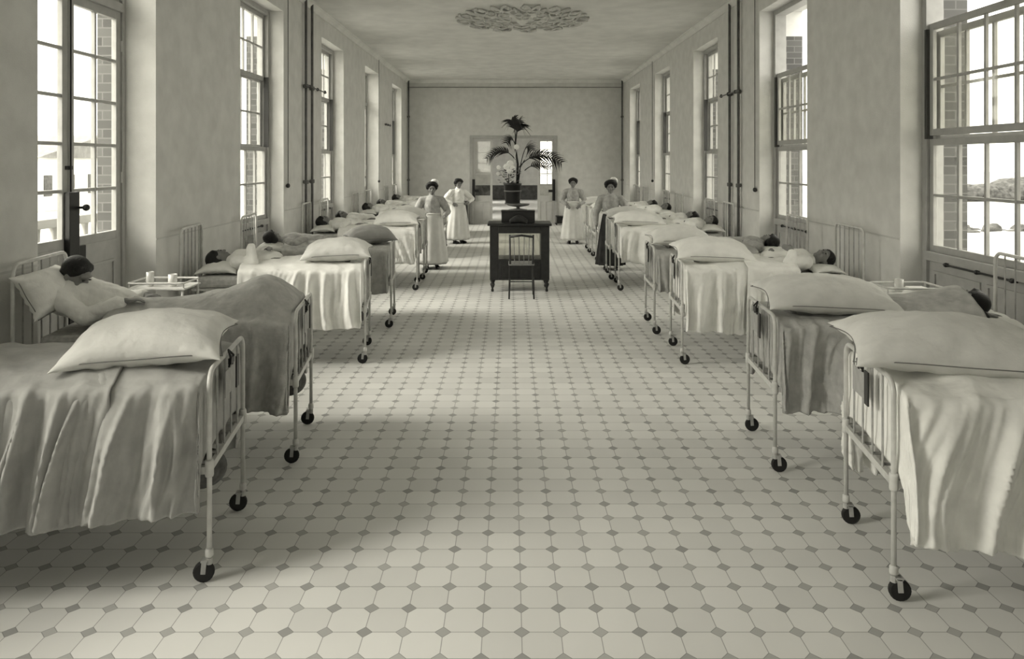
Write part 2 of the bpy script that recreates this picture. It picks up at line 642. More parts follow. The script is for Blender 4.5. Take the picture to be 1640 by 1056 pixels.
def french_door(n, side, a, b):
    root = struct(empty('door_%d' % n, ((XR if side > 0 else XL), (a + b) / 2, 0)))
    X = (XR + REC) if side > 0 else (XL - REC)
    ox = root.location.x
    W = b - a
    y0, y1 = -W / 2, W / 2
    Xi, Xo = X - 0.02 * side - ox, X + 0.08 * side - ox
    xa, xb = min(Xi, Xo), max(Xi, Xo)
    fr = MB()
    fr.box(xa, xb, y0, y0 + 0.05, 0, HEAD)
    fr.box(xa, xb, y1 - 0.05, y1, 0, HEAD)
    fr.box(xa, xb, y0 + 0.05, y1 - 0.05, HEAD - 0.05, HEAD)
    fr.box(xa - 0.01, xb + 0.01, y0 + 0.05, y1 - 0.05, 3.36, 3.44)
    fr.build('door_frame', M_door, root, bevel=0.004)
    fl, g = MB(), MB()
    sash(fl, g, (xa + xb) / 2, y0 + 0.05, y1 - 0.05, 3.44, HEAD - 0.05, 4, 1)
    t = fl.build('fanlight', M_door, root)
    g.build('glass_pane', M_glass, t)
    for s in (-1, 1):
        ya, yb = (y0 + 0.05, -0.004) if s < 0 else (0.004, y1 - 0.05)
        d, g = MB(), MB()
        xm = (xa + xb) / 2 - 0.01 * side
        d.box(xm - 0.022, xm + 0.022, ya, yb, 0.02, 1.30)
        sash(d, g, xm, ya, yb, 1.30, 3.36, 2, 5, t=0.044, st=0.075, mu=0.028)
        xf = xm - 0.022 * side
        for (c0, c1, d0, d1) in ((ya + 0.12, yb - 0.12, 1.10, 1.125), (ya + 0.12, yb - 0.12, 0.2, 0.225), (ya + 0.12, ya + 0.14, 0.225, 1.1), (yb - 0.14, yb - 0.12, 0.225, 1.1)):
            d.box(min(xf, xf - 0.012 * side), max(xf, xf - 0.012 * side), c0, c1, d0, d1)
        do = d.build('door_leaf', M_door, root, bevel=0.003)
        g.build('glass_pane', M_glass, do)
        h = MB()
        for zz in (0.5, 1.8, 3.0):
            yy = ya + 0.0 if s < 0 else yb - 0.0
            h.tube([(xf - 0.004 * side, yy, zz), (xf - 0.004 * side, yy, zz + 0.10)], 0.012, 8)
        h.build('hinge', M_trim, do)
    lk = MB()
    xk = (xa + xb) / 2 - 0.01 * side - 0.022 * side
    def bx(mbb, d0, d1, *r):
        mbb.box(min(xk - d0 * side, xk - d1 * side), max(xk - d0 * side, xk - d1 * side), *r)
    bx(lk, 0.0, 0.05, -0.06, 0.075, 0.55, 1.75)
    bx(lk, 0.0, 0.03, 0.075, 0.2, 0.95, 1.30)
    lk.build('lock_case', M_black, root, bevel=0.005)
    kn = MB()
    kn.tube([(xk - 0.03 * side, 0.06, 1.62), (xk - 0.09 * side, 0.06, 1.62)], 0.010, 8)
    kn.ball((xk - 0.11 * side, 0.06, 1.62), 0.028, 12, 8)
    kn.build('door_knob', M_black, root, smooth=True)
    es = MB()
    es.tube([(xk - 0.02 * side, 0.0, 1.75), (xk - 0.02 * side, 0.0, 3.36)], 0.008, 8)
    es.box(xk - 0.04, xk + 0.01, -0.045, 0.045, 1.93, 1.96)
    es.build('bolt_rod', M_iron, root)
    return root

wn_i = 1
dn_i = 1
for k, (a, b) in enumerate(OPEN):
    if k in (1, 4):
        french_door(dn_i, -1, a, b)
        dn_i += 1
    else:
        window(wn_i, -1, a, b)
        wn_i += 1
for k, (a, b) in enumerate(OPEN_R):
    window(wn_i, 1, a, b, open_top=(k in (0, 1)))
    wn_i += 1
for a, b in RW:
    r = struct(empty('window_%d' % wn_i, ((a + b) / 2, YF - 0.2, 0)))  # unseen window, added for the light it sends onto the near beds
    s, g = MB(), MB()
    sash(s, g, 0, -(b - a) / 2, (b - a) / 2, 1.15, HEAD, 4, 5)
    R90 = Matrix.Rotation(pi / 2, 4, 'Z')
    s.xf(R90); g.xf(R90)
    so = s.build('sash', M_frame, r)
    g.build('glass_pane', M_glass, so)
    wn_i += 1

# daylight portals: one at each opening, so the sky is sampled through it
def portal(x, y, z, sx, sy, rot):
    l = bpy.data.lights.new('daylight_portal', 'AREA')
    l.shape = 'RECTANGLE'
    l.size, l.size_y = sx, sy
    l.cycles.is_portal = True
    o = bpy.data.objects.new('daylight_portal', l)
    o.location = (x, y, z)
    o.rotation_euler = rot
    COL.objects.link(o)
for a, b in OPEN_R:
    portal(XR + REC + 0.34, (a + b) / 2, 2.6, b - a, 3.2, (pi / 2, 0, pi / 2))
for a, b in OPEN:
    portal(XL - REC - 0.26, (a + b) / 2, 2.6, b - a, 3.2, (pi / 2, 0, -pi / 2))
for a, b in RW:
    portal((a + b) / 2, YF - 0.32, 2.65, b - a, 3.0, (pi / 2, 0, 0))

# ------------------------------------------------------------------ end door and the corridor behind it
dd = struct(empty('door_%d' % dn_i, ((DX0 + DX1) / 2, YB, 0)))
cx = (DX0 + DX1) / 2
fr = MB()
for (x0, x1, z0, z1) in ((DX0 - 0.09, DX0, 0, DZ + 0.09), (DX1, DX1 + 0.09, 0, DZ + 0.09), (DX0, DX1, DZ, DZ + 0.09)):
    fr.box(x0 - cx, x1 - cx, -0.03, 0.02, z0, z1)
fr.build('door_frame', M_door, dd, bevel=0.005)
lf = MB()
for s, x0, x1 in ((-1, DX0 + 0.01, -0.56), (1, 0.87, DX1 - 0.01)):
    d, g = MB(), MB()
    a, b = x0 - cx, x1 - cx
    d.box(a, b, 0.02, 0.06, 0.0, 0.82)
    for (p0, p1, q0, q1) in ((a + 0.07, b - 0.07, 0.10, 0.12), (a + 0.07, b - 0.07, 0.70, 0.72), (a + 0.07, a + 0.09, 0.12, 0.70), (b - 0.09, b - 0.07, 0.12, 0.70), ((a + b) / 2 - 0.012, (a + b) / 2 + 0.012, 0.12, 0.70)):
        d.box(p0, p1, 0.006, 0.02, q0, q1)
    d.box(a, a + 0.07, 0.02, 0.06, 0.82, 2.70)
    d.box(b - 0.07, b, 0.02, 0.06, 0.82, 2.70)
    d.box(a + 0.07, b - 0.07, 0.02, 0.06, 2.62, 2.70)
    d.box(a + 0.07, b - 0.07, 0.02, 0.06, 0.82, 0.9)
    for zz in (1.24, 1.58, 1.92, 2.26):
        d.box(a + 0.07, b - 0.07, 0.03, 0.05, zz, zz + 0.022)
    g.box(a + 0.07, b - 0.07, 0.038, 0.042, 0.9, 2.62)
    do = d.build('door_leaf', M_trim, dd, bevel=0.002)
    g.build('glass_pane', M_glass, do)
    l = MB()
    e = a - 0.02 if s < 0 else b - 0.06
    l.box(e, e + 0.09, -0.07, -0.03, 0.74, 1.42)
    l.box(e + (0.09 if s < 0 else -0.12), e + (0.21 if s < 0 else 0.0), -0.06, -0.03, 1.01, 1.09)
    l.build('lock_case', M_black, do, bevel=0.004)
YC = 38.0
mb = MB()
mb.box(-3.2, 3.4, YB + 0.25, YC + 0.2, -0.2, 0.0)
struct(mb.build('floor_corridor', M_corr))
mb = MB()
mb.box(-3.2, 3.4, YB + 0.25, YC + 0.2, 3.6, 3.8)
struct(mb.build('ceiling_corridor', M_corr))
mb = MB()
CW = (1.5, 2.35, 0.75, 3.1)
mb.box(-3.2, CW[0], YC, YC + 0.2, 0, 3.6)
mb.box(CW[1], 3.4, YC, YC + 0.2, 0, 3.6)
mb.box(CW[0], CW[1], YC, YC + 0.2, 0, CW[2])
mb.box(CW[0], CW[1], YC, YC + 0.2, CW[3], 3.6)
w = struct(mb.build('wall_corridor_end', M_corr))
mb = MB()
mb.box(-3.0, 1.45, YC - 0.05, YC - 0.004, 0.02, 0.75)
mb.build('wainscot', M_corr_dark, w)
mb = MB()
for x0, x1 in ((-3.2, -3.0), (3.2, 3.4)):
    y = YB + 0.25
    for k in range(3):
        a = YB + 2.0 + k * 4.6
        mb.box(x0, x1, y, a, 0, 3.6)
        mb.box(x0, x1, a, a + 1.1, 0, 0.9)
        mb.box(x0, x1, a, a + 1.1, 3.0, 3.6)
        y = a + 1.1
    mb.box(x0, x1, y, YC, 0, 3.6)
struct(mb.build('wall_corridor', M_corr))
cw = struct(empty('window_%d' % wn_i, ((CW[0] + CW[1]) / 2, YC + 0.1, 0)))
s, g = MB(), MB()
sash(s, g, 0, -(CW[1] - CW[0]) / 2, (CW[1] - CW[0]) / 2, CW[2], CW[3], 2, 5)
R90 = Matrix.Rotation(pi / 2, 4, 'Z')
s.xf(R90); g.xf(R90)
so = s.build('sash', M_frame, cw)
g.build('glass_pane', M_glass, so)

# ------------------------------------------------------------------ outdoors
mb = MB()
n = 40
for i in range(n + 1):
    for j in range(n + 1):
        x = -150 + 300 * i / n
        y = -40 + 260 * j / n
        z = -1.2 + (0.5 * fbm(x * 0.06, y * 0.06) if abs(x) > 12 else 0)
        mb.v.append((x, y, z))
for i in range(n):
    for j in range(n):
        a = i * (n + 1) + j
        mb.f.append((a, a + n + 1, a + n + 2, a + 1))
struct(mb.build('ground', M_sand, smooth=True))
rnd = random.Random(5)
def bush(x, y, w, h, label):
    mb = MB()
    for k in range(34):
        r = rnd.uniform(0.25, 0.5) * h
        mb.ball((rnd.uniform(-w / 2, w / 2), rnd.uniform(-0.6, 0.6), rnd.uniform(0.2, 0.6) * h), (r * 2.4, r * 1.6, r), 9, 6)
    for i, v in enumerate(mb.v):
        d = 0.25 * fbm(v[0] * 2.1, v[1] * 2.1, v[2] * 2.1)
        mb.v[i] = (v[0] + d, v[1] + d, v[2] + d)
    o = mb.build('bush', M_bush, smooth=True)
    o.location = (x, y, -1.3)
    tag(o, label, 'bush')
bush(38.5, 60, 9, 1.7, 'low scrub on the dune line, left in the nearest right window')
bush(52, 68, 12, 1.9, 'low scrub on the dune line, right in the nearest right window')
bush(22, 33, 9, 0.45, 'dark low hedge across the sand outside the nearest right window')
def house(x, y, w, d, h, label):
    r = empty('house', (x, y, -1.2))
    tag(r, label, 'house')
    m = MB(); m.box(-w / 2, w / 2, -d / 2, d / 2, 0, h)
    m.build('wall', M_house, r)
    m = MB()
    e = 0.3
    vs = [(-w / 2 - e, -d / 2 - e, h), (w / 2 + e, -d / 2 - e, h), (w / 2 + e, d / 2 + e, h), (-w / 2 - e, d / 2 + e, h), (-w / 2 - e, 0, h + 1.6), (w / 2 + e, 0, h + 1.6)]
    m.add(vs, [(0, 1, 5, 4), (2, 3, 4, 5), (0, 4, 3), (1, 2, 5), (3, 2, 1, 0)])
    m.build('roof', M_roof, r)
    for k in range(int(w // 2.4)):
        xx = -w / 2 + 1.2 + k * 2.4
        m = MB(); m.box(xx - 0.4, xx + 0.4, -d / 2 - 0.05, -d / 2 + 0.02, 1.0, 2.3)
        m.build('window', M_corr_dark, r)
    for k in range(int(d // 2.4)):
        yy = -d / 2 + 1.2 + k * 2.4
        for sx in (-1, 1):
            m = MB(); m.box(sx * w / 2 - 0.05, sx * w / 2 + 0.05, yy - 0.4, yy + 0.4, 1.0, 2.3)
            m.build('window', M_corr_dark, r)
house(78, 92, 14, 8, 2.3, 'low white house far off on the sand outside the right windows')
house(-34, 52, 10, 14, 3.4, 'low pale house with dark windows outside the left windows')
# balustrade of the terrace outside the French door
bal = empty('balustrade', (-5.0, 8.5, 0))
tag(bal, 'pale terrace balustrade outside the French door on the left', 'balustrade')
m = MB(); m.box(-0.08, 0.08, -3.5, 3.5, 1.28, 1.38); m.build('handrail', M_stone, bal, bevel=0.01)
m = MB(); m.box(-0.06, 0.06, -3.5, 3.5, 0.0, 0.12)
m.box(-0.12, 0.12, -3.5, 3.5, -1.3, 0.0)
m.build('plinth', M_stone, bal)
for k in range(24):
    y = -3.4 + k * 0.296
    m = MB()
    m.lathe([(0.045, 0.12), (0.035, 0.2), (0.06, 0.45), (0.03, 0.9), (0.045, 1.28)], 8, (0, y, 0))
    m.build('baluster', M_stone, bal, smooth=True)

# ------------------------------------------------------------------ ceiling rosette
ro = empty('ceiling_rosette', (0.22, 13.3, ZC))
tag(ro, 'large round foliate plaster rosette on the ceiling above the aisle', 'ceiling rosette')
m = MB()
m.lathe([(0.62, -0.001), (0.62, -0.03), (0.55, -0.045), (0.50, -0.03), (0.12, -0.03), (0.10, -0.08), (0.03, -0.12), (0.001, -0.13)], 40)
m.build('boss', M_ceil, ro, smooth=True)
M_plr = mat('plaster_relief', 196, 0.95, 14, 12)
for ring, (R, cnt, sz) in enumerate(((0.34, 10, 0.12), (0.58, 16, 0.14), (0.84, 22, 0.16), (1.08, 26, 0.15))):
    for k in range(cnt):
        a = 2 * pi * (k + 0.5 * (ring % 2)) / cnt
        m = MB()
        pts, rs = [], []
        sgn = 1 if k % 2 else -1
        for i in range(12):                        # a scrolled acanthus tendril
            t = i / 11
            ang = sgn * t * 4.6
            rr = sz * (1 - 0.75 * t)
            pts.append((R + rr * cos(ang) - sz * 0.3, rr * sin(ang), -0.02 - 0.05 * sin(t * pi)))
            rs.append(0.026 * (1 - 0.6 * t))
        m.tube(pts, rs, 7)
        m.ball((R + 0.02 * sgn, 0, -0.03), (0.09, 0.035, 0.03), 8, 5)
        m.xf(Matrix.Rotation(a, 4, 'Z'))
        o = m.build('acanthus_scroll', M_plr, ro, smooth=True)

# ------------------------------------------------------------------ heating pipes and cords on the walls
def pipe(name, x, y, z0, z1, r, label, cat, junction=()):
    m = MB()
    m.tube([(0, 0, z0), (0, 0, z1)], r, 10)
    side = 1 if x > 0 else -1
    o = empty(name, (x, y, 0))
    m.build('tube', M_pipe, o, smooth=True)
    for z in junction:
        m = MB()
        m.lathe([(r * 1.7, z - 0.03), (r * 1.9, z - 0.02), (r * 1.9, z + 0.02), (r * 1.7, z + 0.03)], 10)
        m.box(min(0, side * 0.045), max(0, side * 0.045), -0.012, 0.012, z - 0.01, z + 0.01)
        m.build('collar', M_pipe, o)
    tag(o, label, cat)
    return o
pipe('wall_pipe', XL + 0.05, 11.62, 0.0, ZC, 0.022, 'thin dark vertical pipe on left wall, nearer of the pair', 'pipe', (1.67, 3.18))
pipe('wall_pipe', XL + 0.05, 11.98, 0.0, ZC, 0.022, 'thin dark vertical pipe on left wall, farther of the pair', 'pipe', (1.67, 3.18))
pipe('wall_pipe', XR - 0.05, 11.46, 0.0, ZC, 0.022, 'thin dark vertical pipe on right wall, nearer of the pair', 'pipe', (1.62, 3.08))
pipe('wall_pipe', XR - 0.05, 11.92, 0.0, ZC, 0.022, 'thin dark vertical pipe on right wall, farther of the pair', 'pipe', (1.62, 3.08))
pipe('wall_pipe', XL + 0.06, YB - 0.12, 0.0, ZC, 0.024, 'vertical pipe in the far left corner of the ward', 'pipe', (1.4, 3.4))
pipe('wall_pipe', XR - 0.06, YB - 0.12, 0.0, ZC, 0.024, 'vertical pipe in the far right corner of the ward', 'pipe', (1.4, 3.4))
def cord(x, y, z0, label):
    o = empty('bell_cord', (x, y, 0))
    m = MB(); m.tube([(0, 0, z0), (0, 0, ZC)], 0.007, 6); m.build('wire', M_pipe, o)
    m = MB(); m.ball((0, 0, z0), (0.03, 0.04, 0.035), 10, 6); m.build('push_button', M_iron, o, smooth=True)
    tag(o, label, 'cord')
cord(XL + 0.03, 10.75, 1.64, 'dark bell cord on left wall beside the nearer pipe pair')
cord(XR - 0.03, 10.75, 1.58, 'dark bell cord on right wall beside the nearer pipe pair')
cord(XL + 0.03, 18.2, 1.5, 'dark bell cord on left wall far down the ward')
cord(XR - 0.03, 18.5, 1.5, 'dark bell cord on right wall far down the ward')
def gas(x, y, z, ln, label):
    side = 1 if x > 0 else -1
    o = empty('pipe_branch', (x, y, z))
    m = MB()
    m.tube([(0, 0.02, 0), (0, ln * 0.5, 0), (-side * 0.02, ln, -0.01)], 0.012, 8)
    m.build('tube', M_pipe, o, smooth=True)
    for t in (0.2, 0.6, 1.0):
        m = MB(); m.ball((0, ln * t, 0.0), (0.025, 0.03, 0.03), 8, 6); m.build('tap', M_iron, o, smooth=True)
    tag(o, label, 'pipe')
gas(XL + 0.09, 11.45, 3.18, 1.2, 'short horizontal pipe branch crossing the left pipe pair')
gas(XR - 0.09, 11.3, 3.08, 0.95, 'short horizontal pipe branch crossing the right pipe pair')
gas(XL + 0.06, 18.9, 2.95, 0.8, 'short horizontal pipe bracket far down the left wall')

# ------------------------------------------------------------------ beds
BL, BW = 1.74, 0.72
def make_bed():
    root = empty('hospital_bed')
    hw = BW / 2
    def arch(x, h, r, zb):
        pts = [(x, -hw, zb), (x, -hw, h - 0.07)]
        for k in range(1, 5):
            a = pi / 2 * k / 5
            pts.append((x, -hw + 0.07 * (1 - cos(a)), h - 0.07 + 0.07 * sin(a)))
        pts += [(x, -hw + 0.07, h), (x, hw - 0.07, h)]
        for k in range(4, 0, -1):
            a = pi / 2 * k / 5
            pts.append((x, hw - 0.07 * (1 - cos(a)), h - 0.07 + 0.07 * sin(a)))
        pts += [(x, hw, h - 0.07), (x, hw, zb)]
        m = MB(); m.tube(pts, r, 10)
        return m
    m = arch(0, 1.0, 0.0125, 0.11)
    for s in (-1, 1):
        m.lathe([(0.018, 0.50), (0.021, 0.51), (0.021, 0.57), (0.018, 0.58)], 10, (0, s * hw, 0))
        m.lathe([(0.017, 0.12), (0.02, 0.125), (0.02, 0.15), (0.015, 0.16)], 10, (0, s * hw, 0))
    m.build('foot_frame', M_bed, root, smooth=True)
    m = MB(); m.box(-0.008, 0.012, -hw, hw, 0.515, 0.55); m.build('foot_crossbar', M_bed, root)
    for k in range(1, 5):
        y = -hw + BW * k / 5
        m = MB(); m.tube([(0, y, 0.55), (0, y, 1.0)], 0.0055, 7); m.build('foot_bar', M_bed_grey, root)
    arch(BL, 1.34, 0.0125, 0.11).build('head_frame', M_bed, root, smooth=True)
    m = MB(); m.box(BL - 0.01, BL + 0.01, -hw, hw, 0.515, 0.55); m.build('head_crossbar', M_bed, root)
    for k in range(1, 6):
        y = -hw + BW * k / 6
        m = MB(); m.tube([(BL, y, 0.55), (BL, y, 1.34)], 0.0055, 7); m.build('head_bar', M_bed_grey, root)
    for s in (-1, 1):
        m = MB(); m.box(0.0, BL, s * hw - 0.012, s * hw + 0.012, 0.515, 0.55); m.build('side_rail', M_bed, root)
    m = MB()
    for k in range(9):
        x = 0.12 + k * 0.185
        m.box(x, x + 0.03, -hw + 0.012, hw - 0.012, 0.535, 0.545)
    for k in range(5):
        y = -0.26 + k * 0.13
        m.box(0.012, BL - 0.012, y - 0.008, y + 0.008, 0.525, 0.535)
    m.build('spring_base', M_bed_grey, root)
    # raised mattress rest on splayed legs
    m = MB()
    for s in (-1, 1):
        y = s * (hw - 0.05)
        m.box(0.10, BL - 0.10, y - 0.012, y + 0.012, 0.742, 0.766)
        for x in (0.2, BL - 0.24):
            m.bar((x, y, 0.75), (x - 0.10, y, 0.545), 0.018, 0.014)
            m.bar((x, y, 0.75), (x + 0.12, y, 0.545), 0.018, 0.014)
    for x in (0.10, 0.5, 0.9, 1.3, BL - 0.10):
        m.box(x - 0.012, x + 0.012, -hw + 0.05, hw - 0.05, 0.746, 0.762)
    m.build('mattress_rest', M_bed, root)
    for x in (0, BL):
        for s in (-1, 1):
            c = MB()
            cx_, cy_ = x + (0.02 if x == 0 else -0.02), s * hw
            c.tube([(x, cy_, 0.115), (x, cy_, 0.085)], 0.016, 8)
            c.bar((cx_, cy_ - 0.017, 0.105), (cx_ + 0.005, cy_ - 0.017, 0.045), 0.006, 0.022)
            c.bar((cx_, cy_ + 0.017, 0.105), (cx_ + 0.005, cy_ + 0.017, 0.045), 0.006, 0.022)
            c.box(cx_ - 0.016, cx_ + 0.016, cy_ - 0.02, cy_ + 0.02, 0.10, 0.11)
            co = c.build('caster', M_bed_grey, root)
            w = MB()
            R = 0.049
            prof = [(0.012, -0.012), (R - 0.008, -0.012), (R, -0.007), (R, 0.007), (R - 0.008, 0.012), (0.012, 0.012)]
            st = len(w.v)
            w.lathe(prof, 20)
            w.xf(Matrix.Translation((cx_ + 0.005, cy_, 0.0495)) @ Matrix.Rotation(pi / 2, 4, 'X'))
            w.build('wheel', M_rubber, co, smooth=False)
    return root

def cushion(name, m, a, b, c, seed, mat_, seam=True, n=30):
    """pillow of half-lengths a, b and half-thickness c with drawn-in sides and pointed corners"""
    mb = MB()
    for sg in (1, -1):
        base = len(mb.v)
        for i in range(n + 1):
            for j in range(n + 1):
                s = -1 + 2 * i / n
                t = -1 + 2 * j / n
                s2, t2 = sin(s * pi / 2), sin(t * pi / 2)
                px = a * s2 * (1 - 0.10 * (1 - t2 * t2) )
                py = b * t2 * (1 - 0.14 * (1 - s2 * s2) )
                e = max(0.0, (1 - s2 * s2) * (1 - t2 * t2))
                z = c * e ** 0.52
                w = (1 - e) * e ** 0.3
                z += 0.022 * w * fbm(s2 * 5 + seed, t2 * 5, sg) + 0.012 * e * fbm(s2 * 2.2 + seed, t2 * 2.2, 7.0)
                z += 0.008 * w * sin((s2 * 17 if abs(t2) > abs(s2) else t2 * 14) + seed)
                mb.v.append((px, py, sg * z * (1.0 if sg > 0 else 0.9) - 0.035 * (abs(s2) ** 3) * (abs(t2) ** 1.5)))
        for i in range(n):
            for j in range(n):
                q = base + i * (n + 1) + j
                f = (q, q + n + 1, q + n + 2, q + 1)
                mb.f.append(f if sg > 0 else f[::-1])
    o = mb.build(name, mat_, None, smooth=True)
    me = o.data
    bm = bmesh.new(); bm.from_mesh(me)
    bmesh.ops.remove_doubles(bm, verts=bm.verts, dist=0.0008)
    bm.to_mesh(me); bm.free()
    if seam:
        s = MB()
        pts = []
        for k in range(64):
            a_ = 2 * pi * k / 64
            s2, t2 = cos(a_), sin(a_)
            q = max(abs(s2), abs(t2)); s2, t2 = s2 / q, t2 / q
            pts.append((a * s2 * (1 - 0.10 * (1 - t2 * t2)), b * t2 * (1 - 0.20 * s2 * s2), -0.035 * (abs(s2) ** 3) * (abs(t2) ** 1.5)))
        pts.append(pts[0])
        s.tube(pts, 0.0028, 5, cap=False)
        s.build('seam', M_seam, o)
    return o

def drape(name, u0, u1, z_top, sd, fd, seed, mat_, bump, amp=0.04, off=0.0, hw=0.375, res=0.022, thick=0.008, hemv=0.04):
    """cloth laid over a bed: top with body shape, both sides and the foot hanging in folds"""
    mb = MB()
    R = 0.045
    rn = random.Random(seed)
    ph = [rn.uniform(0, 6.28) for _ in range(6)]
    na = max(8, int((u1 - u0) / res))
    nf = max(0, int(fd / res))
    nb = int(2 * hw / 0.03)
    ns = max(2, int(sd / res))
    A = [-(nf - k) * (fd / max(nf, 1)) for k in range(nf)] + [(u1 - u0) * k / na for k in range(na + 1)]
    B = [-(hw + sd * (ns - k) / ns) for k in range(ns)] + [-hw + 2 * hw * k / nb for k in range(nb + 1)] + [hw + sd * (k + 1) / ns for k in range(ns)]
    def F(s, t):
        w = s + 0.07 * sin(3.1 * t + ph[0]) + 0.10 * t * fbm(s * 1.3 + seed, t, 3.3)
        w += 0.16 * t * sin(1.9 * s + ph[3])
        r1 = 1 - 2 * abs(sin(pi * w / 0.24 + 5.0 * fbm(w * 1.9, seed * 1.7))) ** 0.8
        r2 = 1 - 2 * abs(sin(pi * w / 0.13 + ph[1] + 5 * fbm(w * 1.7, seed + 9.0))) ** 0.9
        f = 0.75 * r1 + 0.42 * r2 * (0.5 + fbm(w * 2, 3.0, seed) * 1.2)
        f += 0.9 * fbm(w * 3.2, t * 0.9, seed)
        f += 0.16 * (1 - 2 * abs(sin(pi * w / 0.055 + 6 * fbm(w * 3, t * 2, seed)))) 
        f += 0.35 * fbm(w * 9, t * 3.5, seed + 1)
        f *= 0.65 + 1.6 * abs(fbm(s * 1.1 + 5, seed * 0.37))
        return f
    for a in A:
        for b in B:
            du = max(0.0, -a)
            dv = max(0.0, abs(b) - hw)
            cx_, cy_ = u0 + max(a, 0), max(-hw, min(hw, b))
            sgn = 1 if b > 0 else -1
            ae = max(a, 0)
            zb = z_top + bump(u0 + ae, cy_) + off
            zb += 0.008 * fbm((u0 + ae) * 7, cy_ * 7, seed) + 0.012 * fbm((u0 + ae) * 2.5 + cy_ * 3, cy_ * 1.5, seed + 4)
            zb += 0.012 * (0.5 - abs(sin((u0 + ae) * 13 + cy_ * 9 + 5 * fbm(ae * 2, cy_ * 2, seed)))) * (abs(cy_) / hw) ** 2
            zb += 0.010 * fbm((u0 + ae) * 11 + cy_ * 9, cy_ * 3, seed + 6)
            if du == 0 and dv == 0:
                x, y, z = cx_, cy_, zb
                # soften the edge
            else:
                t = max(du / fd if fd else 0, dv / sd)
                L = sqrt(du * du + dv * dv)
                nx, ny = -du / L, sgn * dv / L
                full = fd * nx * nx + sd * ny * ny
                drop = t * full
                q = min(1.0, drop / (R * pi / 2))
                out = R * sin(q * pi / 2)
                dz = R * (1 - cos(q * pi / 2)) + max(0, drop - R * pi / 2)
                s_ = (cx_ * sgn + (0.35 * nx)) + 3.3 * sgn
                f = F(s_, drop)
                k = min(1.0, drop / 0.40) ** 0.85
                o = out + off
                o += amp * k * (f + 0.45) * (abs(ny) * 1.0 + (1 - abs(ny)) * 0.25)
                if nx < 0:
                    o_x = min(out * 0.4, 0.02) + 0.012 * k * f
                    x = cx_ + nx * o_x
                else:
                    x = cx_ + 0.015 * k * sin(9 * s_ + seed)
                y = cy_ + ny * max(o, 0.006)
                z = zb - dz * (1 - 0.02 * f) + hemv * t * fbm(s_ * 2.2, seed + 2.0) * 1.2
            mb.v.append((x, y, z))
    nB = len(B)
    for i in range(len(A) - 1):
        for j in range(nB - 1):
            q = i * nB + j
            mb.f.append((q, q + nB, q + nB + 1, q + 1))
    return mb.build(name, mat_, None, smooth=True, solid=thick)

def mattress():
    m = MB()
    m.box(0.07, BL - 0.14, -BW / 2 + 0.02, BW / 2 - 0.02, 0.768, 0.875)
    o = m.build('mattress', M_mattress, None, bevel=0.03)
    for v in o.data.vertices:
        pass
    return o

# ------------------------------------------------------------------ people
def head_geo(mb, hair, eyes, scale=1.0, style='child'):
    """head with its centre at the origin, face towards -Y, neck below"""
    s = len(mb.v), len(hair.v), len(eyes.v)
    mb.ball((0, 0.012, 0.022), (0.074, 0.092, 0.094), 20, 14)
    mb.ball((0, -0.018, -0.045), (0.056, 0.064, 0.062), 16, 10)
    mb.ball((0, -0.060, -0.090), (0.026, 0.024, 0.020), 12, 8)            # chin
    mb.cap((0, -0.080, 0.018), (0, -0.103, -0.022), 0.009, 0.014, 10)      # nose
    for sx in (-1, 1):
        mb.ball((sx * 0.012, -0.094, -0.026), 0.010, 8, 6)
        mb.cap((sx * 0.012, -0.082, 0.036), (sx * 0.046, -0.070, 0.032), 0.011, 0.009, 8)   # brow
        mb.ball((sx * 0.038, -0.058, -0.024), (0.024, 0.024, 0.022), 10, 8)       # cheek
        mb.ball((sx * 0.076, 0.014, -0.010), (0.010, 0.018, 0.030), 10, 8)       # ear
        eyes.ball((sx * 0.030, -0.0815, 0.010), (0.013, 0.008, 0.008), 10, 8)
        mb.cap((sx * 0.018, -0.083, 0.001), (sx * 0.042, -0.077, 0.002), 0.006, 0.005, 8)
    mb.cap((-0.018, -0.084, -0.052), (0.018, -0.084, -0.052), 0.009, 0.009, 8)        # lips
    mb.cap((-0.013, -0.083, -0.064), (0.013, -0.083, -0.064), 0.009, 0.009, 8)
    hair.ball((0, 0.026, 0.044), (0.086, 0.098, 0.090), 20, 14)
    hair.ball((0, 0.055, -0.010), (0.076, 0.064, 0.070), 16, 10)
    if style == 'puffed':
        for k in range(13):
            a = pi * (k / 12.0)
            hair.ball((0.070 * cos(a) * 1.2, -0.030 + 0.012 * sin(3 * a), 0.062 + 0.050 * sin(a)), (0.040, 0.044, 0.036), 10, 8)
        hair.ball((0, 0.03, 0.10), (0.085, 0.080, 0.050), 14, 10)
        hair.ball((0, 0.10, 0.04), (0.05, 0.045, 0.05), 12, 8)
        for sx in (-1, 1):
            hair.ball((sx * 0.082, 0.02, 0.035), (0.034, 0.055, 0.050), 12, 8)
    else:
        for k in range(7):
            a = pi * (k / 6.0)
            hair.ball((0.058 * cos(a), -0.024, 0.066 + 0.026 * sin(a)), (0.027, 0.028, 0.024), 10, 8)
    M = Matrix.Scale(scale, 4)
    mb.xf(M, s[0]); hair.xf(M, s[1]); eyes.xf(M, s[2])
    return s

